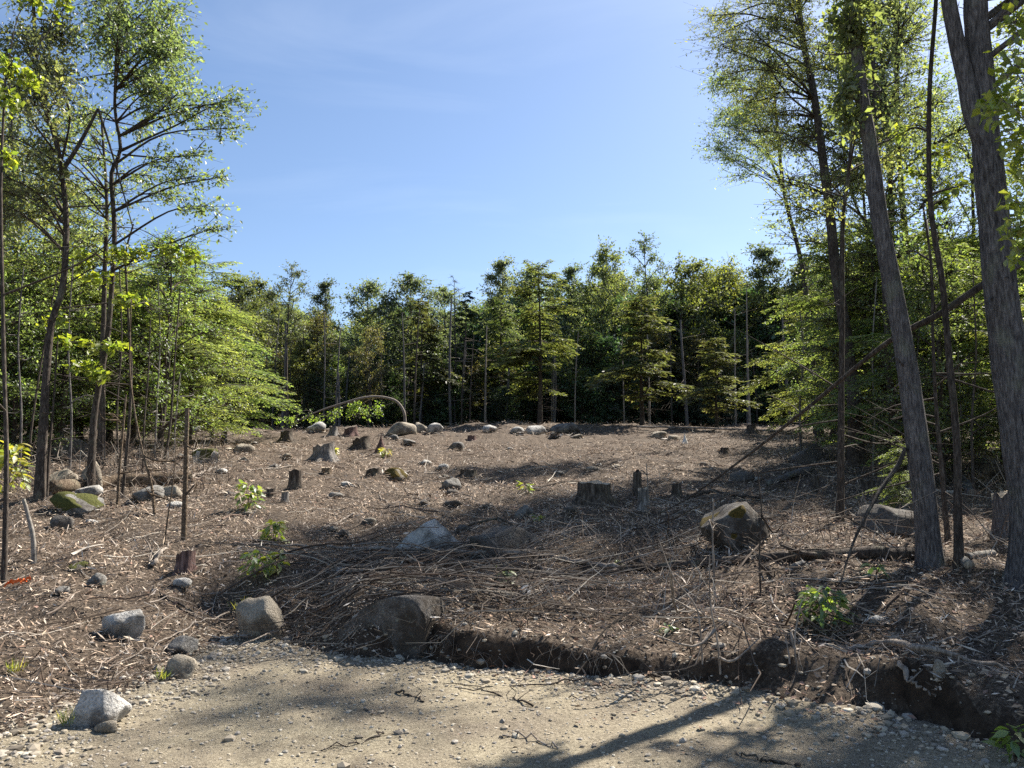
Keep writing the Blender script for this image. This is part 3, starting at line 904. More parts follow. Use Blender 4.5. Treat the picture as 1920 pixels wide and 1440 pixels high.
stick('fallen_branch', 'pale straight stick high on the slope below the hemlock boughs', 'branch', [(380, 822), (420, 818), (456, 812)], [.035, .03], 'barkdead', .02, 6, 0, FB)
stick('fallen_branch', 'dark crooked branch in shade above the mossy boulder', 'branch', [(1348, 900), (1310, 892, .03), (1270, 886, .05), (1240, 892)], [.02, .012], 'barkdark', .02, 6, 3, FB)
stick('fallen_branch', 'dark branch stub beside the mossy boulder top', 'branch', [(1290, 935), (1330, 928, .04), (1370, 930), (1430, 938)], [.045, .025], 'barkdark', .0, 8, 2, FB)
stick('fallen_branch', 'thick bare branch on the shaded bank at lower right', 'branch', [(1590, 1222), (1660, 1222, .05), (1740, 1238, .04), (1890, 1262)], [.02, .024, .014], 'barkdead', .01, 7, 4, FB)
stick('exposed_root', 'pale bent root hanging down the bank at right', 'root', [(1678, 1236, .03), (1690, 1262), (1712, 1296), (1745, 1322)], [.012, .02, .008], 'barkdead', .0, 7, 1, FB)
stick('fallen_branch', 'thin light stick on the dark slope right of the bush', 'branch', [(1720, 1212), (1790, 1206, .02), (1872, 1206)], [.012, .006], 'barkdead', .0, 5, 1, FB)
stick('fallen_branch', 'long thin stick lying above the right bush', 'branch', [(1480, 1082), (1560, 1092), (1640, 1086, .02), (1720, 1066)], [.006, .014], 'barkdead', .01, 5, 2, FB)
stick('fallen_branch', 'thin branch sloping down past the bush at right', 'branch', [(1600, 1096), (1680, 1112), (1760, 1150, .02), (1830, 1185)], [.012, .006], 'barkdead', .01, 5, 3, FB)
stick('fallen_stick', 'crooked stick lying on the gravel below the dark boulder', 'stick', [(742, 1300), (770, 1306), (795, 1318)], [.009, .006], 'barkdark', .0, 6, 1, FB)
stick('fallen_stick', 'short stick on the gravel, leftmost of the crooked ones', 'stick', [(682, 1330), (700, 1340), (715, 1343)], [.006, .004], 'barkdead', .0, 5, 0, FB)
stick('fallen_branch', 'thin branched twig on the gravel middle', 'branch', [(860, 1292), (930, 1304), (1000, 1326)], [.004, .008], 'barkdark', .004, 5, 4, FB)
stick('fallen_branch', 'long thin twig on the gravel below the cut bank', 'branch', [(830, 1284), (960, 1288), (1080, 1280), (1130, 1290), (1205, 1288)], [.003, .007, .004], 'barkdark', .004, 5, 4, FB)
stick('fallen_stick', 'curved dark stick on the gravel near the bottom edge', 'stick', [(936, 1384), (985, 1384, .01), (1046, 1406)], [.007, .005], 'barkdead', .0, 6, 0, FB)
stick('fallen_branch', 'fine branched twig on the gravel at lower middle', 'branch', [(590, 1408), (660, 1398), (720, 1376)], [.003, .006], 'barkdark', .002, 5, 4, FB)
stick('fallen_stick', 'short straight stick on the gravel right of middle', 'stick', [(1066, 1310), (1100, 1313), (1136, 1313)], [.005, .003], 'barkdark', .0, 5, 0, FB)
stick('fallen_branch', 'thin dark branch in the gravel shade at lower right', 'branch', [(1380, 1415), (1440, 1430), (1500, 1438)], [.006, .01], 'barkdark', .004, 5, 1, FB)
stick('fallen_branch', 'slanting thin branch above the two small gravel-edge stones', 'branch', [(200, 1262), (290, 1218, .02), (360, 1178), (430, 1152)], [.006, .011], 'barkdead', .02, 5, 1, FB)
stick('fallen_branch', 'dark thin branch running down to the white left boulder', 'branch', [(300, 1118), (340, 1140, .02), (365, 1155)], [.018, .012], 'barkdark', .0, 6, 1, FB)
stick('fallen_branch', 'pale forked root-like branch beside the hollow root stump', 'branch', [(284, 1066), (300, 1050, .06), (312, 1034)], [.028, .016], 'barkdead', .02, 7, 2, FB)
stick('fallen_branch', 'bare branch rising in front of the boulders at far left', 'branch', [(160, 950), (212, 932, .1), (260, 958)], [.014, .01], 'barkdead', .02, 5, 2, FB)
stick('fallen_branch', 'pale stick sloping on the middle slope beside a small stub', 'branch', [(604, 994), (640, 978), (664, 968, .03)], [.014, .02], 'barkdead', .01, 6, 1, FB)
stick('fallen_branch', 'long thin branch crossing below the large stump', 'branch', [(1000, 945), (1090, 944, .06), (1190, 972, .05), (1300, 1018)], [.006, .012], 'barkdead', .02, 5, 3, FB)
stick('fallen_branch', 'pale forked branch on the dark ground left of mossy boulder', 'branch', [(1180, 962), (1240, 1000, .05), (1310, 1035, .03), (1370, 1060)], [.007, .014], 'barkdead', .02, 5, 4, FB)
stick('fallen_branch', 'short grey branch lying in sun beside the thin tree foot', 'branch', [(1600, 1000), (1660, 1025), (1700, 1040)], [.012, .018], 'barkdead', .01, 6, 2, FB)
stick('fallen_pole', 'thin straight pole lying along the crest at right', 'pole', [(1195, 803), (1300, 806), (1470, 812)], [.05, .04], 'barkdead', .06, 6, 1, FB)
stick('fallen_branch', 'sunlit bleached branch below the grey rooted stump', 'branch', [(460, 884), (510, 880), (548, 876)], [.02, .014], 'barkdead', .01, 6, 1, FB)
stick('fallen_branch', 'slender dark twig reaching past the tall pair of stumps', 'branch', [(1000, 918), (1050, 908, .02), (1090, 904)], [.012, .016], 'barkdark', .01, 5, 2, FB)
# bark slab
g = gp(985, 1115); root = empty('bark_slab', g)
mb = MB(); v = np.array([(-.06, -.02, .0), (.05, -.04, .01), (.07, .05, .07), (-.03, .06, .08), (-.06, -.02, .02), (.05, -.04, .03), (.07, .05, .09), (-.03, .06, .10)])
mb.add(v, [(0, 3, 2, 1), (4, 5, 6, 7), (0, 1, 5, 4), (1, 2, 6, 5), (2, 3, 7, 6), (3, 0, 4, 7)]); mb.build('slab', M['birchbark'], root, False)
tag(root, 'white birch bark piece lying in shade above the bank', 'bark')
# orange ribbon
g1, g2, g3 = gp(8, 1102), gp(30, 1098), gp(56, 1092)
c = curve([g1 + [0, 0, .03], g2 + [0, 0, .05], (g2 + g3) / 2 + [0, 0, .03], g3 + [0, 0, .05]], 24)
rr = np.random.default_rng(5); wv = np.stack([.01 * np.sin(np.arange(24)), .02 * np.cos(np.arange(24) * .9), .018 + .012 * np.sin(np.arange(24) * 1.7)], -1)
root = empty('flagging_ribbon', c[0]); mb = MB()
v = np.concatenate([c - wv, c + wv, c - wv + [.001, .003, .002], c + wv + [.001, .003, .002]]) - c[0]; i = np.arange(23)
mb.add(v, np.concatenate([np.stack([i, i + 1, i + 25, i + 24], -1), np.stack([i + 48, i + 72, i + 73, i + 49], -1)])); mb.build('tape', M['tape'], root)
tag(root, 'bright orange flagging ribbon crumpled on the ground at far left', 'ribbon')

# ------------------------------------------------------------------ seedlings: each leaf a part
def leaf_mesh(name, col, L=1.0, W=.55):
    mb = MB()
    rows = [(0, .02), (.18, .62), (.42, 1.0), (.68, .72), (1.0, .02)]
    V = []
    for t, w in rows:
        z = -.25 * t * t
        V += [(-w * W / 2, t * L, z + .10 * w * W), (0, t * L, z), (w * W / 2, t * L, z + .10 * w * W)]
    q = []
    for i in range(4):
        for j in range(2): q.append((i * 3 + j, i * 3 + j + 1, i * 3 + j + 4, i * 3 + j + 3))
    mb.add(V, q, None, col)
    return mb.mesh(name, M['sprout'])


LEAFM = [leaf_mesh('leaf', c, 1, w) for c, w in (((.15, .19, .04), .45), ((.09, .14, .04), .42), ((.22, .23, .045), .5), ((.065, .105, .035), .45), ((.27, .24, .045), .5))]


def seedling(px, py, w, h, label, n=34, leaf_px=13, tones=(0, 1, 2, 3), seed=0, group='leafy green seedlings'):
    n = int(n * 1.7); leaf_px *= 1.25
    r = random.Random(seed * 7 + int(px))
    b = gp(px, py); k = b[1] / FPX
    W, Hh, lf = w * k, h * k, leaf_px * k
    root = empty('seedling', b)
    for s_ in range(3):
        a = r.random() * 6.28
        mb = MB(); tube(mb, curve([(0, 0, -.02), (math.cos(a) * W * .1, math.sin(a) * W * .1, Hh * .4), (math.cos(a) * W * .28, math.sin(a) * W * .28, Hh * .85)], 6), [.006, .003], 5)
        mb.build('stem', M['barklog'], root)
    for i in range(n):
        o = bpy.data.objects.new('leaf', LEAFM[r.choice(tones)])
        COL.objects.link(o); o.parent = root
        a = r.random() * 6.28; t = r.random() ** .7; rad = W / 2 * (.15 + .75 * r.random() ** .6) * (1 - .35 * t)
        o.location = (math.cos(a) * rad, math.sin(a) * rad, Hh * (.12 + .85 * t))
        s_ = lf * r.uniform(.7, 1.25); o.scale = (s_, s_, s_)
        o.rotation_euler = (r.gauss(-.15, .4), r.gauss(0, .35), a - math.pi / 2 + r.gauss(0, .5))
    tag(root, label, 'seedling', group)


seedling(466, 955, 54, 48, 'round leafy green seedling left of the small stumps', 46, 13, (0, 1, 3, 2), 1)
seedling(513, 1020, 42, 42, 'compact bright seedling on the left middle slope', 44, 13, (0, 0, 1, 2), 2)
seedling(480, 1096, 66, 62, 'pale green bushy seedling below the long pole end', 44, 14, (0, 1, 2), 3)
seedling(520, 1074, 26, 34, 'small yellow-green seedling right of the pale bushy one', 16, 13, (2, 0), 4)
seedling(984, 924, 26, 18, 'tiny bright seedling left of the largest stump', 12, 10, (2, 0), 5)
seedling(1546, 1172, 100, 68, 'low dark green bush on the shaded right bank', 80, 17, (1, 3, 3, 0), 6)
seedling(14, 925, 62, 96, 'yellow-green bushy seedling at the far left edge', 60, 17, (0, 2, 4), 7)
seedling(946, 1095, 30, 26, 'small shaded seedling above the birch bark piece', 12, 15, (1, 3, 0), 8)
seedling(1642, 1084, 34, 26, 'small dark seedling left of the leaning trunk foot', 12, 15, (1, 3), 9)
seedling(724, 856, 28, 14, 'tiny yellow seedling below the pointed stump', 12, 9, (2, 4), 10)
seedling(627, 854, 14, 12, 'tiny yellow sprout right of the grey rooted stump', 8, 8, (2, 4), 11)
seedling(1904, 1432, 50, 60, 'green seedling in the bottom right corner', 18, 24, (1, 0), 12)
seedling(1165, 1062, 18, 12, 'tiny seedling where the pole meets the dark log', 8, 10, (0, 2), 13)
seedling(1250, 1190, 30, 16, 'tiny seedling on top of the cut bank', 8, 12, (1, 3), 14)
seedling(1008, 975, 22, 12, 'tiny seedling beside the small grey stone', 8, 8, (2, 0), 15)


def grass_tuft(px, py, w, h, label, seed):
    r = np.random.default_rng(seed); b = gp(px, py); k = b[1] / FPX
    root = empty('grass_tuft', b); n = 46; mb = MB()
    C = np.stack([w * k * .25 * r.standard_normal(n), w * k * .2 * r.standard_normal(n), np.zeros(n)], -1)
    D = np.stack([.45 * r.standard_normal(n), .45 * r.standard_normal(n), np.ones(n)], -1)
    leaves(mb, C, D, r.standard_normal((n, 3)), h * k * (.5 + .6 * r.random(n)), .006, mixcol([(.20, .22, .04), (.30, .27, .07), (.10, .15, .03)], n, r), .05)
    mb.build('blades', M['sprout'], root)['kind'] = 'stuff'
    tag(root, label, 'grass', 'grass tufts')


grass_tuft(455, 1148, 36, 30, 'yellow grass tuft on top of the tan boulder', 1)
grass_tuft(128, 1362, 22, 40, 'green grass tuft left of the speckled boulder', 2)
grass_tuft(26, 1262, 22, 30, 'thin green grass tuft near the left edge', 3)
grass_tuft(305, 1276, 20, 24, 'green grass tuft beside the lower gravel-edge stone', 4)

# ------------------------------------------------------------------ trees
GREEN = [(.115, .15, .062), (.145, .178, .068), (.175, .20, .078), (.088, .115, .055)]
BLUEG = [(.105, .138, .085), (.135, .165, .10), (.08, .105, .068), (.16, .19, .11)]
YELG = [(.16, .20, .025), (.22, .24, .03), (.12, .17, .03)]
HEML = [(.14, .19, .072), (.18, .22, .08), (.10, .145, .06), (.22, .24, .09)]


def clump_crown(mbl, mbw, trunk, clumps, leaf, cols, r, twigs=26, per=12, limb_r=.03, aspect=.55, rise=.55, zmin=0, twig_r=.006, droop=0.0):
    """limbs from the trunk to each clump, twigs through it, leaves along the twigs. clumps: (centre, (rx, ry, rz)[, weight])"""
    for cl in clumps:
        c, rad = np.asarray(cl[0], float), np.asarray(cl[1], float)
        wt = cl[2] if len(cl) > 2 else 1.0
        hd = np.linalg.norm(trunk[:, :2] - c[:2], axis=1)
        want = c[2] - rise * hd
        ok = trunk[:, 2] >= zmin
        k = np.argmin(np.abs(trunk[:, 2] - want) + np.where(ok, 0, 99))
        a = trunk[k]
        span = np.linalg.norm(c - a)
        m = a + (c - a) * .5 + np.array([0, 0, .10 * span]) + .05 * span * r.standard_normal(3)
        lc = curve([a, m, c], 9)
        lr = limb_r * (.5 + .5 * min(1, span / 3))
        tube(mbw, lc, [lr, lr * .3], 5)
        nt = max(4, int(twigs * wt))
        u = r.random(nt) ** .6 * .55 + .45
        S = np.stack([np.interp(u, np.linspace(0, 1, 9), lc[:, i]) for i in range(3)], -1)
        E = nrm(r.standard_normal((nt, 3))) * (r.random((nt, 1)) ** .45)
        E = c + E * rad
        E[:, 2] -= droop * np.linalg.norm(E - c, axis=1)
        Mid = (S + E) / 2 + .08 * np.linalg.norm(E - S, axis=1, keepdims=True) * r.standard_normal((nt, 3))
        if twig_r > .01: prisms(mbw, S, E, twig_r, twig_r * .3)
        else:
            prisms(mbw, S, Mid, twig_r, twig_r * .7); prisms(mbw, Mid, E, twig_r * .7, twig_r * .3)
        t = r.random((nt, per)) * .8 + .2
        tt = t[..., None]
        base = ((1 - tt) ** 2 * S[:, None] + 2 * tt * (1 - tt) * Mid[:, None] + tt ** 2 * E[:, None]).reshape(-1, 3)
        n = len(base)
        ax = np.repeat(nrm(E - S), per, axis=0)
        D = ax * .5 + .8 * r.standard_normal((n, 3)); D[:, 2] -= .25
        Nn = np.array([0, 0, 1.]) + .55 * r.standard_normal((n, 3))
        L = leaf * (.65 + .7 * r.random(n))
        tone = np.repeat(.8 + .4 * r.random((nt, 1)), per, axis=0)
        leaves(mbl, base + leaf * .5 * r.standard_normal((n, 3)), D, Nn, L, L * aspect, mixcol(cols, n, r) * tone)


def flare_radii(n, r0, r1, base=1.6, zone=.06):
    t = np.linspace(0, 1, n)
    return (r0 + (r1 - r0) * t ** .9) * (1 + (base - 1) * np.exp(-(t / zone)))


def big_tree(name, label, foot, pix, depth, wpx, clumps, leaf, cols, bark='barkdark', seed=0, cat='tree', group=None, twigs=26, per=12, depth_spread=1.0, forks=(), leafmat='leaf',
             flare=1.5, sides=12, aspect=.55, rise=.5, k_lean=0.0, limb_r=.03, rough=.06, dead=0, zone=.05, droop=0.0, puff=2.0, lush=.95, dead_len=1.0):
    """foot: photo pixel where the trunk meets the ground; pix: trunk points above; wpx: trunk width in px at foot and top"""
    r = np.random.default_rng(seed + 4000)
    b = gp(*foot) if depth is None else np.array([*P(foot[0], foot[1], depth)[:2], 0])
    if depth is not None: b[2] = float(Hs(b[0], b[1]))
    d = b[1]
    pts = [b - [0, 0, .15]] + [P(x, y, d + k_lean * (foot[1] - y) * d / FPX) for x, y in pix]
    n = 60 if sides > 16 else 34
    c = curve(pts, n) - b
    kpx = d / FPX
    root = empty(name, b)
    mb = MB()
    tube(mb, c, flare_radii(n, wpx[0] * kpx / 2, wpx[1] * kpx / 2, flare, zone), sides, rough=rough, seed=seed)
    trunk = mb.build('trunk', M[bark], root)
    mbw = MB()
    for fk in forks:
        fp = [P(x, y, d + fk[2]) - b for x, y in fk[0]]
        fw = np.array(fk[1]) * kpx / 2
        fm = MB(); tube(fm, curve(fp, 20), fw, max(6, sides - 4), rough=rough, seed=seed + 3); fm.build('limb', M[bark], trunk)
    for i in range(dead):                               # bare dead side branches
        i0 = r.integers(int(n * .15), int(n * .8)); a = c[i0]
        az = r.random() * 6.28; L = r.uniform(.6, 2.2) * dead_len
        e = a + np.array([math.cos(az) * L, math.sin(az) * L * .8, r.uniform(-.45, .6) * L])
        tube(mbw, curve([a, (a + e) / 2 + .08 * r.standard_normal(3), e], 7), [.016, .004], 4)
        for _ in range(3):
            q = a + (e - a) * r.uniform(.3, .95)
            prisms(mbw, q[None], (q + .3 * L * np.array([r.standard_normal(), r.standard_normal(), .4 * r.standard_normal()]))[None], .006, .002)
    mbl = MB()
    cl = []
    for q in clumps:
        px, py, rx, ry = q[:4]; dz = q[4] if len(q) > 4 else r.uniform(-depth_spread, depth_spread); wt = q[5] if len(q) > 5 else 1.0
        cl.append((P(px, py, d + dz) - b, (rx * kpx * puff, max(rx, ry) * kpx * .9 * puff, ry * kpx * puff), wt))
    if cl:
        clump_crown(mbl, mbw, c, cl, leaf, cols, r, int(twigs * lush), per, limb_r=limb_r, rise=rise, aspect=aspect, droop=droop)
    if mbw.n: tag(mbw.build('branches', M[bark], root), kind='stuff')
    if mbl.n: tag(mbl.build('crown', M[leafmat], root, False), kind='stuff')
    tag(root, label, cat, group)
    return root


def ring_clumps(cx, cy, rx, ry, n, r, size=(40, 34), dz=1.6):
    out = []
    for _ in range(n):
        a = r.random() * 6.28; q = r.random() ** .5
        out.append((cx + rx * q * math.cos(a), cy + ry * q * math.sin(a), size[0] * r.uniform(.7, 1.3), size[1] * r.uniform(.7, 1.3), r.uniform(-dz, dz)))
    return out


R_ = random.Random(3)
LG = 'trees at the left edge of the clearing'
RG = 'trees at the right edge of the clearing'

# left edge ----------------------------------------------------------
big_tree('broadleaf_tree', 'tall broadleaf tree at left with long leafy boughs reaching over the clearing', (170, 926),
         [(176, 790), (188, 710), (203, 620), (214, 459), (213, 397), (209, 325), (226, 278), (215, 200), (222, 100), (232, -20), (236, -160)], None, (12, 4),
         ring_clumps(235, 60, 95, 120, 26, R_, (44, 36), 1.8) + ring_clumps(310, 120, 60, 70, 8, R_, (40, 30), 1.5) + ring_clumps(240, -110, 80, 90, 10, R_, (46, 40), 1.5) +
         [(300, 200, 48, 34, 0), (360, 215, 44, 30, .3), (415, 195, 42, 28, .2), (450, 185, 26, 20, .1), (440, 240, 28, 18, 0), (270, 240, 40, 30, .6), (330, 300, 40, 24, -.3), (365, 330, 34, 18, -.2),
          (390, 385, 36, 16, -.3), (410, 425, 26, 14, -.4, .7), (330, 370, 34, 16, .2), (280, 330, 36, 22, .5), (150, 220, 40, 34, .4), (170, 300, 36, 30, .6), (350, 150, 36, 30, .4), (380, 290, 24, 12, 0, .6), (425, 330, 20, 10, 0, .5)],
         .082, BLUEG + GREEN, 'barkdark', 1, 'tree', LG, 30, 12, lush=.75, forks=(([(222, 285), (270, 262), (330, 235), (395, 200)], (6, 2), .1), ([(230, 290), (300, 295), (355, 290), (385, 262)], (4, 1.5), .2)), dead=10, rise=.35, droop=.12)
big_tree('broadleaf_tree', 'crooked grey tree at left forking below its broken bough', (74, 934),
         [(84, 750), (95, 614), (117, 540), (124, 440), (122, 379), (114, 314), (103, 260), (78, 180), (66, 80), (60, -40)], None, (15, 5),
         ring_clumps(60, 110, 90, 80, 18, R_, (42, 34), 1.8) + ring_clumps(30, 300, 90, 130, 18, R_, (44, 36), 1.8) + ring_clumps(60, -60, 80, 60, 8, R_, (44, 36), 1.6),
         .082, GREEN + BLUEG, 'barkdark', 2, 'tree', LG, 28, 12, lush=.75, forks=(([(118, 318), (140, 285), (160, 250), (184, 204)], (9, 5), -.2), ([(184, 204), (205, 270), (228, 350), (250, 430)], (5, 2), -.2)), dead=12)
big_tree('broadleaf_tree', 'slender dark tree behind the two front trunks at left', (190, 872), [(192, 700), (196, 520), (200, 380), (190, 220)], None, (13, 4),
         ring_clumps(150, 330, 110, 140, 22, R_, (44, 36), 1.8), .09, GREEN, 'barkdark', 3, 'tree', LG, 24, 11, dead=8, lush=.75)
big_tree('broadleaf_tree', 'thin tree at the far left picture edge with dense crown', (20, 850), [(22, 700), (30, 500), (25, 300), (15, 120)], None, (12, 4),
         ring_clumps(10, 420, 80, 130, 22, R_, (46, 36), 2.0) + ring_clumps(-40, 200, 90, 140, 14, R_, (50, 40), 2.0), .09, GREEN + YELG[:1], 'barkdark', 4, 'tree', LG, 24, 11, dead=8, lush=.75)
# bright yellow-green maple boughs close to the left edge
big_tree('maple_sapling', 'slim young maple at left with bright yellow-green leaves', (228, 935), [(240, 820), (246, 700), (240, 580), (236, 480), (250, 420)], None, (7, 3),
         [(60, 120, 30, 26, -1.5), (20, 180, 40, 26, -1.5), (30, 240, 30, 24, -1.5)][:0] +
         [(215, 475, 36, 18, -.6), (260, 470, 34, 18, -.5), (330, 470, 34, 16, -.4), (370, 478, 20, 12, -.3), (180, 520, 44, 16, -.5), (240, 560, 34, 16, -.4), (150, 480, 34, 16, -.6), (205, 650, 48, 12, -.5), (150, 690, 34, 12, -.5), (120, 640, 30, 12, -.4), (90, 600, 30, 14, -.5), (180, 705, 24, 10, -.3)],
         .105, YELG, 'barkdark', 5, 'sapling', LG, 13, 7, leafmat='near', puff=1.0, lush=1.0, aspect=.75, flare=1.1, sides=8, dead=4, limb_r=.012, rise=.15)
big_tree('maple_sapling', 'young maple at the far left with sunlit yellow leaves up high', (8, 1092), [(10, 1000), (12, 850), (8, 700), (4, 520), (2, 330), (10, 150)], None, (11, 4),
         [(22, 120, 30, 24, 0), (60, 150, 28, 18, .2), (14, 190, 30, 20, 0), (-20, 150, 40, 30, .2), (70, -5, 50, 20, .3), (130, -5, 26, 14, .3), (20, 300, 24, 14, .1, .6), (-30, 420, 40, 40, .3)],
         .08, YELG, 'barkdark', 6, 'sapling', LG, 12, 7, leafmat='near', puff=1.0, lush=1.0, aspect=.75, flare=1.1, sides=8, dead=3, limb_r=.012, rise=.15)

DEADS = 'thin bare saplings in the clearing'
def sapling(label, pix, wpx, bark='barkdark', dead=3, seed=0, depth=None, clumps=(), leaf=.06, cols=YELG, group=DEADS, name='bare_sapling'):
    return big_tree(name, label, pix[0], pix[1:], depth, (wpx[0] * .8, wpx[1] * .7), list(clumps), leaf, cols, bark, 60 + seed, 'sapling', group, 8, 7, flare=1.15, sides=7, dead=dead, dead_len=.3, rise=.3, limb_r=.008, leafmat='near', puff=1, lush=1, aspect=.65)


sapling('cut-off bare sapling standing alone on the left slope', [(345, 1012), (347, 930), (349, 850), (351, 765)], (13, 11), 'barklog', 2, 1)
sapling('thin crooked sapling leaning left beside the cut-off sapling', [(292, 968), (284, 910), (268, 850), (252, 770), (243, 680), (246, 560)], (7, 3), 'barklog', 4, 2)
sapling('thin straight dead sapling left of the leaning crooked one', [(220, 945), (224, 880), (231, 800), (236, 740)], (7, 5), 'barklog', 4, 3)
sapling('hair-thin leaning sapling with two leaves by the cut-off sapling', [(306, 1020), (316, 960), (326, 890), (330, 820)], (4, 2), 'barklog', 1, 4)
sapling('leaning pale dead stick with broken top at far left', [(66, 1056), (62, 1010), (52, 965), (44, 936)], (12, 9), 'barkbirch', 0, 5)
sapling('grey dead stem in the brush behind the left trunks', [(88, 930), (92, 850), (100, 760), (108, 640)], (8, 4), 'barkdark', 6, 6)
sapling('thin grey stem behind the cut-off sapling near white stone', [(305, 870), (316, 820), (322, 760), (330, 640), (338, 540)], (7, 3), 'barkdark', 5, 7)
sapling('slender stem rising beside the left hemlock bough', [(268, 900), (270, 800), (278, 700), (282, 600)], (5, 3), 'barkdark', 4, 8)
sapling('bent thin shoot standing before the mossy boulder', [(1341, 1118), (1338, 1060), (1336, 1000), (1338, 935)], (6, 4), 'barkdead', 1, 9)
sapling('thin shoot standing right of the mossy boulder', [(1426, 1116), (1424, 1040), (1428, 960), (1420, 880)], (5, 3), 'barkdark', 2, 10)
sapling('thin crooked shoot rising from the bank edge at right', [(1352, 1262), (1346, 1210), (1332, 1130), (1330, 1040)], (6, 3), 'barkdead', 2, 11)
sapling('second thin crooked shoot on the bank edge, further left', [(1318, 1240), (1312, 1170), (1300, 1130), (1262, 1080), (1234, 1010)], (5, 3), 'barkdead', 2, 12)
sapling('thin arching shoot on the bank edge near the right bush', [(1500, 1262), (1490, 1210), (1496, 1160), (1502, 1130)], (5, 3), 'barkdead', 1, 13)
sapling('tiny upright stick in the middle of the shaded slope', [(1218, 950), (1214, 905), (1212, 870)], (4, 2), 'barkdead', 1, 14)

for j, (lab, pix, w_) in enumerate((
    ('slim grey stem between the two front trunks at left', [(130, 900), (134, 780), (128, 640), (138, 480)], (6, 3)), ('thin leaning stem crossing behind the crooked left tree', [(48, 905), (62, 780), (84, 640), (110, 500)], (6, 3)),
    ('thin dark stem left of the bushy hemlock', [(290, 862), (294, 760), (300, 640), (296, 520)], (5, 3)), ('pale thin stem at far left behind the yellow seedling', [(36, 900), (40, 780), (34, 640), (44, 500)], (6, 3)),
    ('thin pale stem right of the slender dark tree at left', [(222, 872), (220, 760), (228, 640), (224, 500)], (5, 3)), ('thin stem under the bushy hemlock boughs', [(326, 850), (330, 780), (338, 700)], (4, 3)),
    ('slim stem behind the shaded boulder at right', [(1502, 850), (1500, 760), (1506, 660), (1498, 560)], (6, 3)), ('slim stem left of the thick dark trunk', [(1588, 862), (1590, 760), (1584, 640), (1592, 500)], (6, 3)),
    ('thin stem right of the thick dark trunk', [(1636, 880), (1640, 780), (1636, 660), (1644, 520)], (6, 3)), ('thin leaning stem behind the leaning trunk', [(1700, 900), (1712, 780), (1722, 640), (1740, 480)], (6, 3)),
    ('thin stem between the pole tree and the biggest trunk', [(1826, 930), (1822, 800), (1830, 660), (1824, 500)], (7, 3)), ('hair-thin stem near the hollow cut log', [(1800, 900), (1802, 790), (1796, 660)], (5, 3)))):
    sapling(lab, pix, w_, ('barkgrey', 'barkdark', 'barkbirch')[j % 3], 6, 30 + j, group='thin bare stems at the wood edges')
# arched sapling ------------------------------------------------------
g = gp(760, 800); d = g[1]
root = empty('arched_sapling', g)
arc = curve([g, P(757, 772, d), P(742, 752, d + .1), P(712, 744, d), P(680, 746, d - .2), P(640, 757, d - .3), P(595, 772, d - .5), P(545, 796, d - .6)], 40) - g
mb = MB(); tube(mb, arc, [.085, .075, .06, .025], 8); mb.build('trunk', M['barkdead'], root)
mbl, mbw = MB(), MB(); r = np.random.default_rng(77)
hang = [(545, 792, 30, 14, 0), (585, 786, 30, 16, 0), (620, 780, 24, 22, 0), (655, 775, 8, 24, 0), (660, 765, 8, 18, 0), (690, 776, 20, 20, 0), (705, 770, 12, 22, 0)]
clump_crown(mbl, mbw, arc, [(P(x, y, d) - g, (rx * d / FPX, rx * d / FPX, ry * d / FPX)) for x, y, rx, ry, _ in hang], .12, YELG + GREEN[2:3], r, 14, 10, limb_r=.02, rise=-.5)
tag(mbw.build('branches', M['barkdead'], root), kind='stuff'); tag(mbl.build('crown', M['leaf'], root, False), kind='stuff')
tag(root, 'young tree bent over in an arch with drooping leaves on the crest', 'sapling')

# right edge ----------------------------------------------------------
big_tree('broadleaf_tree', 'biggest forked grey trunk at the right edge with flared root', (1938, 1092),
         [(1936, 960), (1912, 800), (1888, 645), (1870, 480), (1848, 250), (1832, 60), (1826, -60), (1815, -330), (1800, -640)], None, (78, 30),
         ring_clumps(1880, -480, 210, 230, 30, R_, (70, 60), 1.5) + ring_clumps(2120, -180, 150, 220, 16, R_, (70, 50), 1.2), .1, GREEN, 'barkgrey', 20, 'tree', RG, 22, 10, flare=1.75, sides=40, zone=.022,
         forks=(([(1850, 275), (1826, 215), (1808, 140), (1790, 60), (1776, -20), (1755, -200), (1720, -420)], (44, 30, 27, 12), -.02), ([(1900, 500), (1935, 478), (2000, 440)], (16, 10), .3)), rough=.06, limb_r=.05, dead=5, dead_len=.22)
big_tree('broadleaf_tree', 'leaning grey trunk left of the biggest trunk at right', (1745, 1064),
         [(1736, 960), (1711, 760), (1694, 645), (1651, 420), (1632, 280), (1613, 160), (1601, 0), (1592, -160), (1580, -420)], None, (45, 16),
         [(1590, 60, 30, 46, -.1, 2), (1578, 175, 20, 34, -.1, 1.5), (1600, 20, 40, 30, 0, 2), (1612, 110, 24, 34, .1, 1.2), (1590, 225, 16, 24, 0)] + ring_clumps(1600, -320, 150, 200, 22, R_, (60, 50), 1.6),
         .09, GREEN, 'barkgrey', 21, 'tree', RG, 22, 10, flare=1.5, sides=32, zone=.025, rough=.06, limb_r=.04, dead=6, dead_len=.25)
big_tree('broadleaf_tree', 'straight thin dark tree between mossy boulder and leaning trunk', (1574, 978), [(1576, 900), (1577, 760), (1579, 600), (1580, 420), (1590, 333), (1602, 200)], None, (15, 5),
         [(1640, 300, 40, 30), (1560, 380, 36, 24), (1600, 240, 40, 30)], .07, GREEN, 'barkdark', 22, 'tree', RG, 16, 9, dead=10, sides=10)
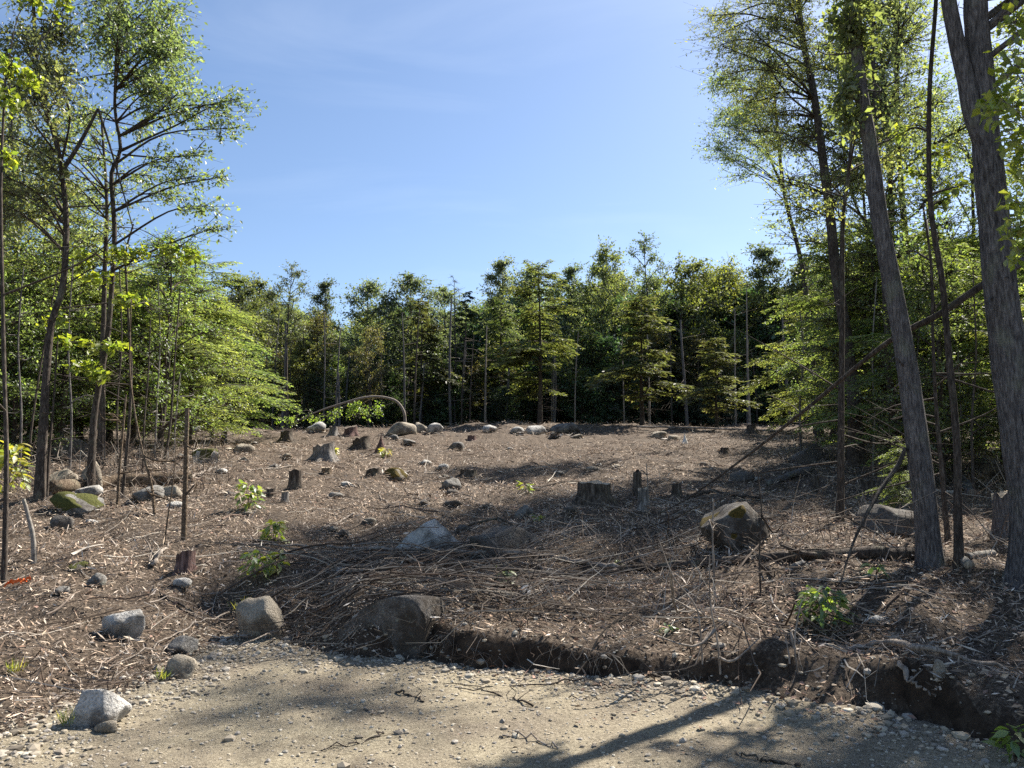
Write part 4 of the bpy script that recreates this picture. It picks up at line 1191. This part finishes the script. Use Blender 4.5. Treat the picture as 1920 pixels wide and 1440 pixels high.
big_tree('hemlock_tall', 'thick dark trunk in shade with tall feathery crown at right', (1607, 872), [(1604, 800), (1598, 720), (1582, 600), (1566, 500), (1558, 417), (1543, 300), (1527, 183), (1507, 83), (1497, 0), (1490, -120)], None, (28, 9),
         ring_clumps(1420, 60, 90, 80, 18, R_, (46, 26), 2.2) + ring_clumps(1480, 190, 110, 90, 18, R_, (44, 24), 2.2) + ring_clumps(1520, -60, 120, 80, 14, R_, (46, 28), 2) + ring_clumps(1600, 300, 80, 90, 9, R_, (40, 24), 2) + [(1330, 30, 34, 14, 0), (1370, 90, 40, 20, .4), (1360, 140, 30, 20, .2)],
         .085, HEML + GREEN, 'barkdark', 23, 'tree', RG, 26, 12, dead=16, rise=.2, aspect=.38, sides=14, limb_r=.035, lush=1.2)
big_tree('broadleaf_tree', 'slim leaning tree with small leaves against the sky at right', (1537, 818), [(1530, 740), (1520, 645), (1509, 532), (1497, 467), (1470, 360), (1457, 233), (1450, 167), (1440, 60)], None, (13, 4),
         ring_clumps(1400, 250, 70, 60, 14, R_, (36, 24), 2.0) + ring_clumps(1410, 150, 60, 60, 8, R_, (36, 26), 2.0) + [(1340, 215, 26, 22), (1345, 280, 24, 20), (1375, 330, 26, 16, 0, .7), (1440, 420, 24, 10, 0, .4), (1335, 160, 22, 20)],
         .10, BLUEG + GREEN, 'barkdark', 24, 'tree', RG, 24, 11, dead=16, sides=10, lush=1.6, forks=(([(1470, 360), (1445, 300), (1425, 250), (1405, 207)], (5, 2), .2),))
big_tree('broadleaf_tree', 'thin crooked pole tree between the two big right trunks', (1797, 1060), [(1796, 960), (1794, 832), (1779, 664), (1767, 532), (1750, 430), (1742, 333), (1743, 167), (1755, 0), (1758, -120)], None, (15, 7),
         [(1760, 290, 24, 20, .2, .5), (1800, 350, 30, 18, .3, .6), (1770, 380, 34, 20, .2, .7), (1720, 330, 24, 16, .2, .5), (1690, 250, 24, 18, .4, .5)] + ring_clumps(1760, -140, 90, 90, 8, R_, (50, 40), 1), .085, YELG + GREEN, 'barkdark', 25, 'tree', RG, 13, 7, leafmat='near', puff=1.1, lush=1.0, aspect=.7, sides=10, rise=.2)
big_tree('broadleaf_tree', 'slender dark stem beside the leaning trunk, right of it', (1778, 1020), [(1770, 930), (1762, 840), (1755, 757), (1749, 626), (1746, 500), (1730, 380)], None, (10, 4), [(1740, 420, 36, 24), (1700, 470, 30, 20)], .07, GREEN, 'barkdark', 26, 'tree', RG, 14, 9, dead=12, sides=8)
for i, (lab, pix, w, cl) in enumerate((
    ('dark trunk behind the leaning trunk near the shaded boulder', [(1680, 872), (1674, 800), (1668, 700), (1660, 560), (1650, 400), (1640, 200), (1634, 0), (1630, -200)], (16, 5), ring_clumps(1660, 200, 90, 130, 14, R_, (46, 34), 2) + ring_clumps(1640, -170, 150, 130, 14, R_, (60, 44), 2.5)),
    ('tall trunk with high crown between the leaning trunk and pole tree', [(1716, 850), (1712, 700), (1704, 520), (1692, 380), (1684, 250), (1680, 80), (1678, -100), (1676, -260)], (17, 5), ring_clumps(1700, 120, 90, 150, 17, R_, (48, 36), 2) + ring_clumps(1690, -190, 170, 140, 15, R_, (60, 44), 2.5)),
    ('slim dark trunk left of the biggest right trunk', [(1842, 850), (1838, 740), (1832, 600), (1826, 450), (1822, 300)], (11, 5), ring_clumps(1810, 300, 70, 110, 14, R_, (46, 34), 2)),
    ('slim trunk far right behind the biggest trunk', [(1958, 850), (1952, 700), (1940, 500), (1930, 300), (1926, 100)], (14, 6), ring_clumps(1900, 180, 80, 170, 22, R_, (50, 40), 2)),
    ('thin trunk right of the slim leaning tree', [(1642, 838), (1640, 760), (1636, 660), (1630, 520), (1620, 380), (1610, 250)], (10, 4), ring_clumps(1600, 180, 80, 110, 12, R_, (40, 30), 2)),
    ('pale thin trunk in the shaded wood at right', [(1756, 840), (1752, 760), (1748, 640), (1742, 500), (1738, 350)], (9, 4), ring_clumps(1740, 240, 70, 90, 10, R_, (40, 30), 2)),
    ('dark thin trunk at the wood edge right of the slim leaning tree', [(1560, 826), (1562, 740), (1566, 640), (1570, 520)], (8, 4), ring_clumps(1570, 440, 50, 60, 7, R_, (36, 26), 2)),
)):
    big_tree('broadleaf_tree', lab, pix[0], pix[1:], None, w, cl, .105, GREEN + BLUEG + YELG[:1], 'barkdark', 30 + i, 'tree', RG, 20, 10, dead=14, sides=9, lush=.95)
# large-leaved beech sapling close by at the right edge
big_tree('beech_sapling', 'near beech sapling with big yellow-green leaves at the right edge', (1990, 1120), [(1985, 900), (1975, 650), (1960, 400), (1950, 150), (1945, -50)], None, (14, 6),
         [(1880, 200, 34, 40, -.4), (1900, 130, 40, 40, -.5), (1905, 300, 30, 50, -.4), (1870, 180, 20, 16, -.7), (1900, 380, 26, 30, -.4), (1910, 470, 20, 26, -.3), (1900, 40, 40, 40, -.3), (1850, 210, 18, 20, -.75, .5), (1890, 250, 26, 24, -.6), (1900, 420, 20, 20, -.5), (1965, 250, 60, 160, 0, 2)],
         .10, YELG + GREEN[2:3], 'barkbirch', 40, 'sapling', RG, 13, 7, leafmat='near', puff=1.1, lush=.6, aspect=.6, sides=8, rise=.1, limb_r=.012)
# leaning dead pole
a0 = gp(1196, 978); d0 = a0[1]
pt = [a0, P(1280, 940, d0 - .45), P(1400, 855, 11.3), P(1520, 760, 10.4), P(1660, 645, 9.45), P(1760, 590, 9.0), P(1850, 530, 8.85), P(1930, 486, 8.8), P(2010, 440, 8.75)]
root = empty('leaning_dead_pole', a0)
mb = MB(); tube(mb, curve(pt, 60) - a0, [.006, .012, .020, .028, .036, .042, .046, .048], 9, rough=.08); stem = mb.build('stem', M['barkdark'], root)
r = np.random.default_rng(9)
for i in range(6):
    q = curve(pt, 60)[r.integers(2, 26)] - a0; e = q + np.array([r.uniform(-.7, .3), r.uniform(-.4, .3), r.uniform(-.25, .3)])
    mb = MB(); tube(mb, curve([q, (q + e) / 2 + .05 * r.standard_normal(3), e], 7), [.008, .002], 4); mb.build('side_branch', M['barkdead'], stem)
tag(root, 'long dead pole leaning up against the big right trunks', 'pole')
# broken limb in front of the leaning trunk
a0 = gp(1572, 1112)
pt = [a0, P(1592, 1040, a0[1] + .3), P(1614, 985, a0[1] + .5), P(1650, 920, a0[1] + .8), P(1684, 872, a0[1] + .95), P(1698, 840, a0[1] + 1.0)]
root = empty('broken_limb', a0); mb = MB(); tube(mb, curve(pt, 30) - a0, [.006, .012, .02, .026, .024], 7, rough=.08); stem = mb.build('stem', M['barkdark'], root)
for s_ in ((2, (.3, -.1, -.25)), (3, (.25, .1, .2)), (2, (-.3, 0, .1))):
    q = pt[s_[0]] - a0; e = q + np.array(s_[1]) * 1.3
    mb = MB(); tube(mb, curve([q, (q + e) / 2 + [0, 0, .04], e], 6), [.009, .003], 4); mb.build('side_branch', M['barkdark'], stem)
tag(root, 'dark broken limb leaning against the grey leaning trunk', 'branch')

# ------------------------------------------------------------------ hemlocks and far trees: prototypes copied
def hemlock_proto(h, spread, nb, seed, cols, sz=.12, z0=.12, bare=6):
    r = np.random.default_rng(seed)
    tr = np.stack([.05 * np.sin(np.linspace(0, 4, 20)), .05 * np.cos(np.linspace(0, 3, 20)) - .05, np.linspace(-.2, h, 20)], -1)
    t_m = MB(); tube(t_m, tr, flare_radii(20, .012 * h + .02, .012, 1.4), 8)
    w, l = MB(), MB()
    for i in range(nb):
        t = (i + r.random()) / nb
        z = h * (z0 + (1 - z0) * t ** .85)
        az = r.random() * 6.28
        prof = min(1.0, .45 + 2.2 * t) * (1 - t) ** .62 + .10
        L = spread * prof * r.uniform(.25, 1.2) * (.55 + .9 * noise2(np.array(az * 1.3 + seed), np.array(z * .6 + seed)))
        dirv = np.array([math.cos(az), math.sin(az), 0])
        up = r.uniform(-.15, .6) * (.5 + t)
        n = 8; u = np.linspace(0, 1, n)
        pts = np.array([0, 0, z]) + dirv * (u * L)[:, None] + np.array([0, 0, 1.]) * ((up * u - (.28 + .12 * r.random()) * u ** 2) * L)[:, None]
        tube(w, pts, [.010 + .006 * L, .003], 4)
        side = np.array([-dirv[1], dirv[0], 0])
        ns = int(6 + 9 * L)
        us = np.linspace(.22, 1, ns) + .03 * r.standard_normal(ns)
        for sgn in (-1, 1):
            B = np.stack([np.interp(us, u, pts[:, k]) for k in range(3)], -1)
            sl = (.12 + .42 * L * (1.02 - us).clip(0, 1) ** .8) * r.uniform(.6, 1.2, ns)
            tw = nrm(dirv * .75 + side * sgn + np.array([0, 0, -.3]) + .12 * r.standard_normal((ns, 3)))
            E = B + tw * sl[:, None]
            prisms(w, B, E, .004, .002)
            per = np.maximum(2, (sl / (sz * .42)).astype(int))
            idx = np.repeat(np.arange(ns), per); f = r.random(len(idx))
            C = B[idx] + tw[idx] * (sl[idx] * f)[:, None] + .012 * r.standard_normal((len(idx), 3))
            sg = np.where(r.random(len(idx)) < .5, -1, 1)[:, None]
            D = tw[idx] * .8 + np.cross(tw[idx], [0, 0, 1.]) * sg * .7 + np.array([0, 0, -.18]) + .15 * r.standard_normal((len(idx), 3))
            Nn = np.array([0, 0, 1.]) + .28 * r.standard_normal((len(idx), 3))
            Ls = sz * r.uniform(.7, 1.3, len(idx))
            leaves(l, C, D, Nn, Ls, Ls * .34, mixcol(cols, len(idx), r) * (.75 + .5 * r.random()), .04)
    for i in range(bare):
        z = h * r.uniform(.04, z0 + .1); az = r.random() * 6.28; L = spread * r.uniform(.3, .7)
        e = np.array([math.cos(az) * L, math.sin(az) * L, z - .1 * L])
        tube(w, curve([(0, 0, z), e * [.5, .5, 1] + [0, 0, .1], e], 6), [.012, .003], 4)
        for _ in range(4):
            q = e * r.uniform(.4, 1, 1) ; q[2] = z
            prisms(w, q[None], (q + .3 * r.standard_normal(3))[None], .005, .002)
    return t_m.mesh('trunk', M['barkdark']), w.mesh('branches', M['barkdark'], False), l.mesh('crown', M['needle'], False)


def broad_proto(h, cw, cz, nclump, seed, cols, leaf=.2, twigs=30, per=9, bark='barkdark', shape='round', mat='far'):
    r = np.random.default_rng(seed)
    tr = np.stack([.012 * h * np.sin(np.linspace(0, 3 + seed % 3, 24)), .01 * h * np.cos(np.linspace(0, 4, 24)) - .01 * h, np.linspace(-.2, h * .96, 24)], -1)
    t_m = MB(); tube(t_m, tr, flare_radii(24, .010 * h + .02, .02, 1.4), 8)
    w, l = MB(), MB(); cl = []
    for i in range(nclump):
        t = (i + .5) / nclump
        z = h * (cz + (1 - cz) * t)
        prof = {'round': math.sin(math.pi * min(1, .12 + .88 * t) ** .9) ** .6, 'cone': (1 - t) ** .6 + .12, 'spread': (.35 + .75 * math.sin(math.pi * t ** .8)), 'column': .75 * (1 - .5 * t)}[shape]
        rad = cw * prof * r.random() ** .55; a = i * 2.39996 + r.uniform(-.6, .6)
        s = cw * r.uniform(.34, .62)
        cl.append((np.array([math.cos(a) * rad, math.sin(a) * rad, z]), (s, s, s * r.uniform(.5, .85)), r.uniform(.7, 1.2)))
    clump_crown(l, w, tr, cl, leaf, cols, r, twigs, per, limb_r=.05, rise=.7, twig_r=.012, zmin=h * .1)
    return t_m.mesh('trunk', M[bark]), w.mesh('branches', M[bark], False), l.mesh('crown', M[mat], False)


def plant(name, meshes, loc, rz, sc, label, group, cat='tree'):
    root = empty(name, loc, rz); root.scale = sc if np.ndim(sc) else (sc, sc, sc)
    for nm, me in zip(('trunk', 'branches', 'crown'), meshes):
        if me is None or len(me.polygons) == 0: continue
        o = bpy.data.objects.new(nm, me); COL.objects.link(o); o.parent = root
        if nm != 'trunk': o['kind'] = 'stuff'
    tag(root, label, cat, group)
    return root


HEM = [hemlock_proto(7.0, 3.0, 95, 1, HEML), hemlock_proto(9.0, 3.2, 110, 2, HEML), hemlock_proto(5.0, 2.4, 70, 3, HEML, z0=.2)]
FARN = M['needle']; M['needle'] = m_leaf('far_needle_spray', .45, .05, .02, .2, .85)
FHEM = [hemlock_proto(10.0, 2.9, 85, 11, [tuple(q * .8 for q in c) for c in HEML], .22, .2, 18), hemlock_proto(8.0, 2.7, 70, 12, [(.14, .16, .06), (.10, .125, .05), (.13, .125, .065)], .26, .16, 14), hemlock_proto(12, 2.2, 80, 13, [(.03, .05, .03), (.04, .065, .035)], .28, .25, 10)]
M['needle'] = FARN
BR = [broad_proto(12, 3.0, .35, 34, 21, BLUEG, shape='round'), broad_proto(12, 2.8, .25, 38, 22, GREEN, shape='round'), broad_proto(13, 2.2, .3, 34, 23, BLUEG, shape='column'),
      broad_proto(11, 3.4, .15, 46, 24, GREEN + YELG[:1], shape='spread'), broad_proto(13, 2.2, .55, 22, 25, BLUEG, .17, 16, 8, shape='round'),
      broad_proto(9, 3.0, .04, 46, 26, [(.045, .08, .04), (.065, .105, .045), (.05, .09, .05)], .24, 22, 9, shape='spread'),
      broad_proto(10, 2.6, .3, 30, 27, [(.12, .115, .05), (.10, .11, .045), (.135, .11, .055)], .18, 20, 9, shape='spread')]
BARE = (BR[2][0], broad_proto(13, 1.8, .5, 26, 29, BLUEG, .15, 14, 2, shape='column')[1], None)


def far(protos, i, px, base_py, d, top_py, label, group, rz, wide=1.0, hp=None, name='broadleaf_tree'):
    x = (px - 960) / FPX * d * 1.0
    z = float(Hs(x, d))
    top = CAMZ + ray(px, top_py)[2] * d
    h = top - z
    me = protos[i]
    ph = max(v.co.z for v in me[0].vertices) if hp is None else hp
    return plant(name, me, (x, d, z - .05), rz, (h / ph * wide, h / ph * wide, h / ph), label, group)


HH = [7.0, 9.0, 5.0]; FHH = [10.0, 8.0, 12.0]; BH = [12, 12, 13, 11.4, 13, 9.3, 10.3]
UND = [broad_proto(8, 2.2, .12, 36, 61, GREEN + YELG[:1] + HEML[:1], .095, 34, 10, shape='spread', mat='leaf'), broad_proto(10, 2.0, .2, 36, 62, GREEN + HEML[:2], .095, 32, 10, shape='column', mat='leaf')]
# left hemlocks
for k, (i, px, d, ty, lab, wide) in enumerate((
    (1, 352, 27, 478, 'bushy hemlock at left whose lower boughs reach into the clearing', 1.35),
    (0, 250, 24, 520, 'hemlock behind the slim young maple at left', 1.3),
    (1, 150, 25, 430, 'hemlock behind the two front trunks at left', 1.2),
    (1, 60, 23, 400, 'hemlock behind the crooked grey tree at left', 1.2),
    (0, -30, 21, 480, 'hemlock cut by the left picture edge', 1.2),
    (1, 300, 33, 470, 'taller hemlock in the second row at left', 1.2),
    (0, 205, 33, 500, 'shaded hemlock deep in the left wood', 1.3),
    (2, 20, 30, 560, 'small hemlock in the shade at far left', 1.4),
    (2, 110, 30, 600, 'small low hemlock under the left trees', 1.5),
    (2, 420, 34, 590, 'small hemlock right of the bushy left hemlock', 1.3),
    (1, -110, 26, 380, 'tall hemlock outside the left edge', 1.2),
)):
    far(HEM, i, px, 800, d, ty, lab, 'hemlocks at the left edge', k * 1.3 + .4, wide, HH[i], 'hemlock_tree')
# right hemlocks
for k, (i, px, d, ty, lab, wide) in enumerate((
    (1, 1600, 24, 420, 'hemlock behind the straight thin dark tree', 1.15),
    (1, 1700, 22, 410, 'bright hemlock behind the leaning trunk', 1.15),
    (0, 1790, 19, 430, 'hemlock between the two big right trunks', 1.2),
    (1, 1880, 21, 400, 'hemlock behind the biggest right trunk', 1.2),
    (0, 1650, 30, 480, 'hemlock in the second row at right', 1.3),
    (0, 1530, 36, 540, 'hemlock at the corner where the right wood meets the far one', 1.2),
    (2, 1830, 26, 640, 'low hemlock in the right-hand shade', 1.4),
    (2, 1980, 16, 560, 'hemlock cut by the right picture edge', 1.3),
    (0, 1750, 32, 430, 'dense hemlock deep in the right wood', 1.3),
    (1, 2060, 24, 300, 'tall hemlock outside the right edge', 1.2),
)):
    far(HEM, i, px, 800, d, ty, lab, 'hemlocks at the right edge', k * 1.7 + .2, wide, HH[i], 'hemlock_tree')
for k, (i, px, d, ty, lab) in enumerate((
    (1, 110, 21, 330, 'airy young broadleaf tree between the two front trunks at left'), (0, 300, 23, 440, 'soft bushy young tree left of the bushy hemlock'), (1, -40, 19, 300, 'leafy young tree cut by the left picture edge'),
    (0, 30, 20, 520, 'low leafy young tree at far left behind the yellow maple'), (0, 400, 30, 560, 'low leafy young tree right of the bushy left hemlock'),
    (0, 1660, 22, 440, 'leafy young tree left of the leaning trunk'), (0, 1760, 17, 470, 'low leafy young tree behind the pole tree'),
    (0, 1570, 30, 500, 'soft young tree at the corner of the right wood'))):
    far(UND, i, px, 800, d, ty, lab, 'young trees at the clearing edges', k * 1.1, 1.1, (8, 10)[i], 'young_tree')
b = gp(1690, 985)
plant('hemlock_sapling', HEM[2], b, 1.0, (.22, .22, .28), 'small hemlock sapling growing by the flat-topped boulder', 'hemlock saplings', 'sapling')
b = gp(1850, 840)
plant('hemlock_sapling', HEM[2], b, 2.0, (.4, .4, .22), 'low spreading hemlock sapling left of the biggest trunk', 'hemlock saplings', 'sapling')

ZN = ((330, 'behind the left hemlocks'), (500, 'left of the slim airy tree'), (640, 'behind the slim airy tree'), (810, 'behind the round pair'), (910, 'behind the bare dead tree'), (1060, 'behind the tall middle hemlock'),
      (1180, 'behind the tallest dense round tree'), (1300, 'behind the spreading olive hemlock'), (1440, 'behind the small bright hemlock'), (1540, 'where the far and right woods meet'), (9999, 'behind the right-hand trunks'))
KN = ('rounded grey-green', 'rounded green', 'narrow upright', 'wide yellow-green', 'slim airy', 'low dark bushy', 'brownish')


def zone(px): return next(z for lim, z in ZN if px < lim)


# far treeline: the front trees one can tell apart
FG = 'trees along the far edge of the clearing'
k = 0
for kind, i, px, d, ty, lab, wide in (
    ('b', 1, 430, 52, 520, 'dark green broadleaf tree right of the left hemlock', 1.1),
    ('b', 4, 538, 50, 500, 'tall slim tree with a high round airy crown', 1.0),
    ('b', 6, 590, 54, 590, 'brownish green low tree right of the slim airy tree', 1.2),
    ('b', 2, 598, 60, 528, 'narrow pointed tree behind the airy tree', .8),
    ('b', 0, 690, 58, 528, 'broad rounded dark tree, left of the round pair', 1.1),
    ('b', 0, 765, 58, 516, 'broad rounded tree, right of the round pair', 1.1),
    ('b', 6, 690, 52, 610, 'rusty brown-green small tree before the round pair', .8),
    ('h', 1, 790, 53, 560, 'olive hemlock between the round pair and the bare tree', .9),
    ('h', 2, 872, 56, 545, 'dark narrow spruce-like conifer near the middle', .8),
    ('b', 2, 935, 58, 488, 'pale green pointed tree left of the middle hemlock', .9),
    ('h', 0, 940, 53, 560, 'yellow-green hemlock left of the tall middle hemlock', 1.0),
    ('h', 0, 1012, 47, 495, 'tall yellow-green hemlock near the middle of the far edge', 1.15),
    ('b', 2, 1070, 60, 500, 'slender pale tree right of the middle hemlock', .9),
    ('b', 1, 1140, 58, 466, 'tallest dense round tree in the far wood', .85),
    ('b', 4, 1216, 57, 442, 'thin airy tree standing highest above the far wood', .8),
    ('h', 1, 1205, 45, 555, 'spreading olive hemlock with bare lower branches', 1.3),
    ('b', 3, 1290, 58, 486, 'wide yellow-green tree right of the airy high tree', 1.0),
    ('b', 3, 1370, 60, 488, 'wide rounded tree near the right end of the far wood', 1.0),
    ('h', 1, 1345, 42, 632, 'small bright hemlock at the right of the far edge', 1.35),
    ('b', 2, 1450, 58, 462, 'pale pointed tree at the right end of the far wood', 1.1),
    ('b', 1, 1520, 56, 490, 'dark tree where the far wood meets the right wood', 1.1),
    ('b', 1, 470, 60, 525, 'rounded dark tree left of the slim airy tree', 1.0),
    ('b', 0, 1000, 66, 500, 'dark tree looming behind the middle hemlock', 1.1),
    ('b', 0, 830, 66, 540, 'dark tree behind the bare tree', 1.0),
):
    k += 1
    if kind == 'b': far(BR, i, px, 790, d, ty, lab, FG, k * 2.1, wide, BH[i], 'broadleaf_tree')
    else: far(FHEM, i, px, 790, d, ty, lab, FG, k * 2.1, wide, FHH[i], 'hemlock_tree')
far(((BARE),), 0, 850, 790, 55, 515, 'bare dead tree with thin twigs against the sky', FG, .5, .8, 13, 'dead_tree')
SNAG = ('left of the arched sapling under the airy crown', 'above the arch of the bent sapling', 'above the right end of the bent arch', 'below the bare dead tree', 'under the dark narrow conifer', 'under the yellow-green hemlock left of middle', 'right of the tall middle hemlock', 'left of the spreading olive hemlock', 'left of the small bright hemlock', 'at the right end of the far wood', 'left of the bent sapling arch top', 'right of the arched sapling foot')
# tall bare trunks showing in front of the shade
for j, (px, d, w_, ty) in enumerate(((528, 50, 11, 600), (690, 54, 8, 640), (715, 54, 7, 660), (845, 52, 8, 560), (870, 54, 9, 640), (952, 52, 8, 640), (1040, 52, 7, 660), (1100, 54, 7, 640), (1285, 50, 9, 600), (1480, 48, 8, 560), (650, 55, 7, 660), (790, 52, 6, 680))):
    x = (px - 960) / FPX * d; z = float(Hs(x, d)); h = CAMZ + ray(px, ty)[2] * d - z
    root = empty('dead_snag', (x, d, z)); mb = MB(); r = np.random.default_rng(j)
    c = np.stack([.12 * np.sin(np.linspace(0, 3, 14) + j), .1 * np.cos(np.linspace(0, 3, 14) + j), np.linspace(-.2, h, 14)], -1)
    tube(mb, c, [w_ * d / FPX / 2.6, w_ * d / FPX / 6], 8); mb.build('trunk', M['barkgrey'], root)
    mb = MB(); n = 14; zz = r.uniform(.2, 1, n) * h; A = np.stack([np.interp(zz, c[:, 2], c[:, 0]), np.interp(zz, c[:, 2], c[:, 1]), zz], -1)
    prisms(mb, A, A + np.stack([r.standard_normal(n) * .8, r.standard_normal(n) * .8, .3 * r.standard_normal(n)], -1), .015, .005)
    tag(mb.build('branches', M['barkdead'], root, False), kind='stuff')
    tag(root, 'slender grey trunk ' + SNAG[j], 'tree', 'bare trunks in the far wood')
rq = np.random.default_rng(12)
for j in range(34):
    px = rq.uniform(420, 1520); d = rq.uniform(49, 57); h = rq.uniform(4, 9)
    x = (px - 960) / FPX * d; z = float(Hs(x, d)); lean = rq.uniform(-.3, .3)
    root = empty('slim_trunk', (x, d, z)); mb = MB()
    c = np.stack([lean * np.linspace(0, 1, 8) ** 2, .1 * np.cos(np.linspace(0, 3, 8) + j), np.linspace(-.2, h, 8)], -1)
    tube(mb, c, [rq.uniform(.05, .1), .03], 6); mb.build('bark', M[('barkgrey', 'barkdark', 'barkdead')[j % 3]], root)
    mb = MB(); n = 9; zz = rq.uniform(.15, 1, n) * h; A = np.stack([np.interp(zz, c[:, 2], c[:, 0]), np.interp(zz, c[:, 2], c[:, 1]), zz], -1)
    prisms(mb, A, A + np.stack([rq.standard_normal(n) * .7, rq.standard_normal(n) * .7, .3 * rq.standard_normal(n)], -1), .012, .004)
    tag(mb.build('branches', M['barkdead'], root, False), kind='stuff')
    tag(root, 'thin ' + ('grey', 'dark', 'pale')[j % 3] + ' bare trunk in the deep shade ' + zone(px), 'tree', 'thin trunks at the far wood edge')
# the wood behind: nothing tells those of one label apart
r = np.random.default_rng(42)
sky_x = np.array([-700, 0, 400, 540, 640, 700, 800, 860, 940, 1060, 1140, 1250, 1400, 1500, 1700, 2600.])
sky_y = np.array([420, 470, 545, 530, 585, 545, 560, 575, 520, 530, 500, 510, 510, 500, 450, 420.])
for row, (d, step, drop) in enumerate(((56, 72, 95), (63, 56, 22), (72, 60, 8), (84, 66, 4), (92, 48, 110))):
    for px in np.arange(-500, 2450, step):
        p = px + r.uniform(-.4, .4) * step; dd = d + r.uniform(-2.5, 2.5)
        i = int(r.choice([5, 5, 6, 3] if row == 0 else [5] if row == 4 else [0, 1, 2, 3, 5, 1]))
        if row == 1 and r.random() < .3: i = 5
        far(BR, i, p, 790, dd, float(np.interp(p, sky_x, sky_y)) + drop + r.uniform(0, 45), KN[i] + (' tree fronting the far wood ' if row == 0 else ' tree in the far wood ' if row < 3 else ' tree deep in the far wood ') + zone(p), 'broadleaf trees deep in the far wood', r.random() * 6.28, r.uniform(1.1, 1.5), BH[i], 'wood_tree')
# low dark undergrowth along the far edge
for px in np.arange(-300, 2250, 46):
    p = px + r.uniform(-20, 20); d = r.uniform(51, 60)
    x = (p - 960) / FPX * d
    plant('undergrowth_bush', BR[5], (x, d, float(Hs(x, d)) - .5), r.random() * 6.28, (r.uniform(.35, .6), r.uniform(.35, .6), r.uniform(.25, .5)), 'dark leafy bush under the far trees ' + zone(p), 'bushes under the far trees', 'bush')
# woods on both sides, right and left of the frame
BRN = [broad_proto(13, 3.2, .4, 40, 51, GREEN + BLUEG, .1, 44, 11, mat='leaf'), broad_proto(15, 2.8, .45, 40, 52, GREEN + YELG[:1], .1, 40, 11, shape='column', mat='leaf')]
for j, (x, y, h_, lab) in enumerate(((11.6, 23.5, 1.15, 'tall leafy tree rising behind the leaning trunk at right'), (10.7, 12.9, .95, 'tall leafy tree just outside the right edge behind the biggest trunk'))):
    plant('broadleaf_tree', BRN[j % 2], (x, y, float(Hs(x, y)) - .05), j * 2.3 + .7, h_, lab, RG)
for side, lst in ((1, ((17, 12), (21, 17), (25, 24), (30, 33), (12.5, 8), (23, 9), (29, 15))), (-1, ((-19, 16), (-24, 22), (-22, 30), (-30, 27), (-28, 38), (-35, 44), (-17, 9), (-25, 12)))):
    for j, (x, y) in enumerate(lst):
        near = abs(x) < 22; i = j % 2 if near else (j * 3 + 1) % 5
        plant('wood_tree', (BRN if near else BR)[i], (x, y, float(Hs(x, y)) - .05), j * 1.9, 1.0 + .1 * (j % 3), 'broadleaf tree of the wood on the %s, outside the frame' % ('right' if side > 0 else 'left'), 'trees beside the clearing')
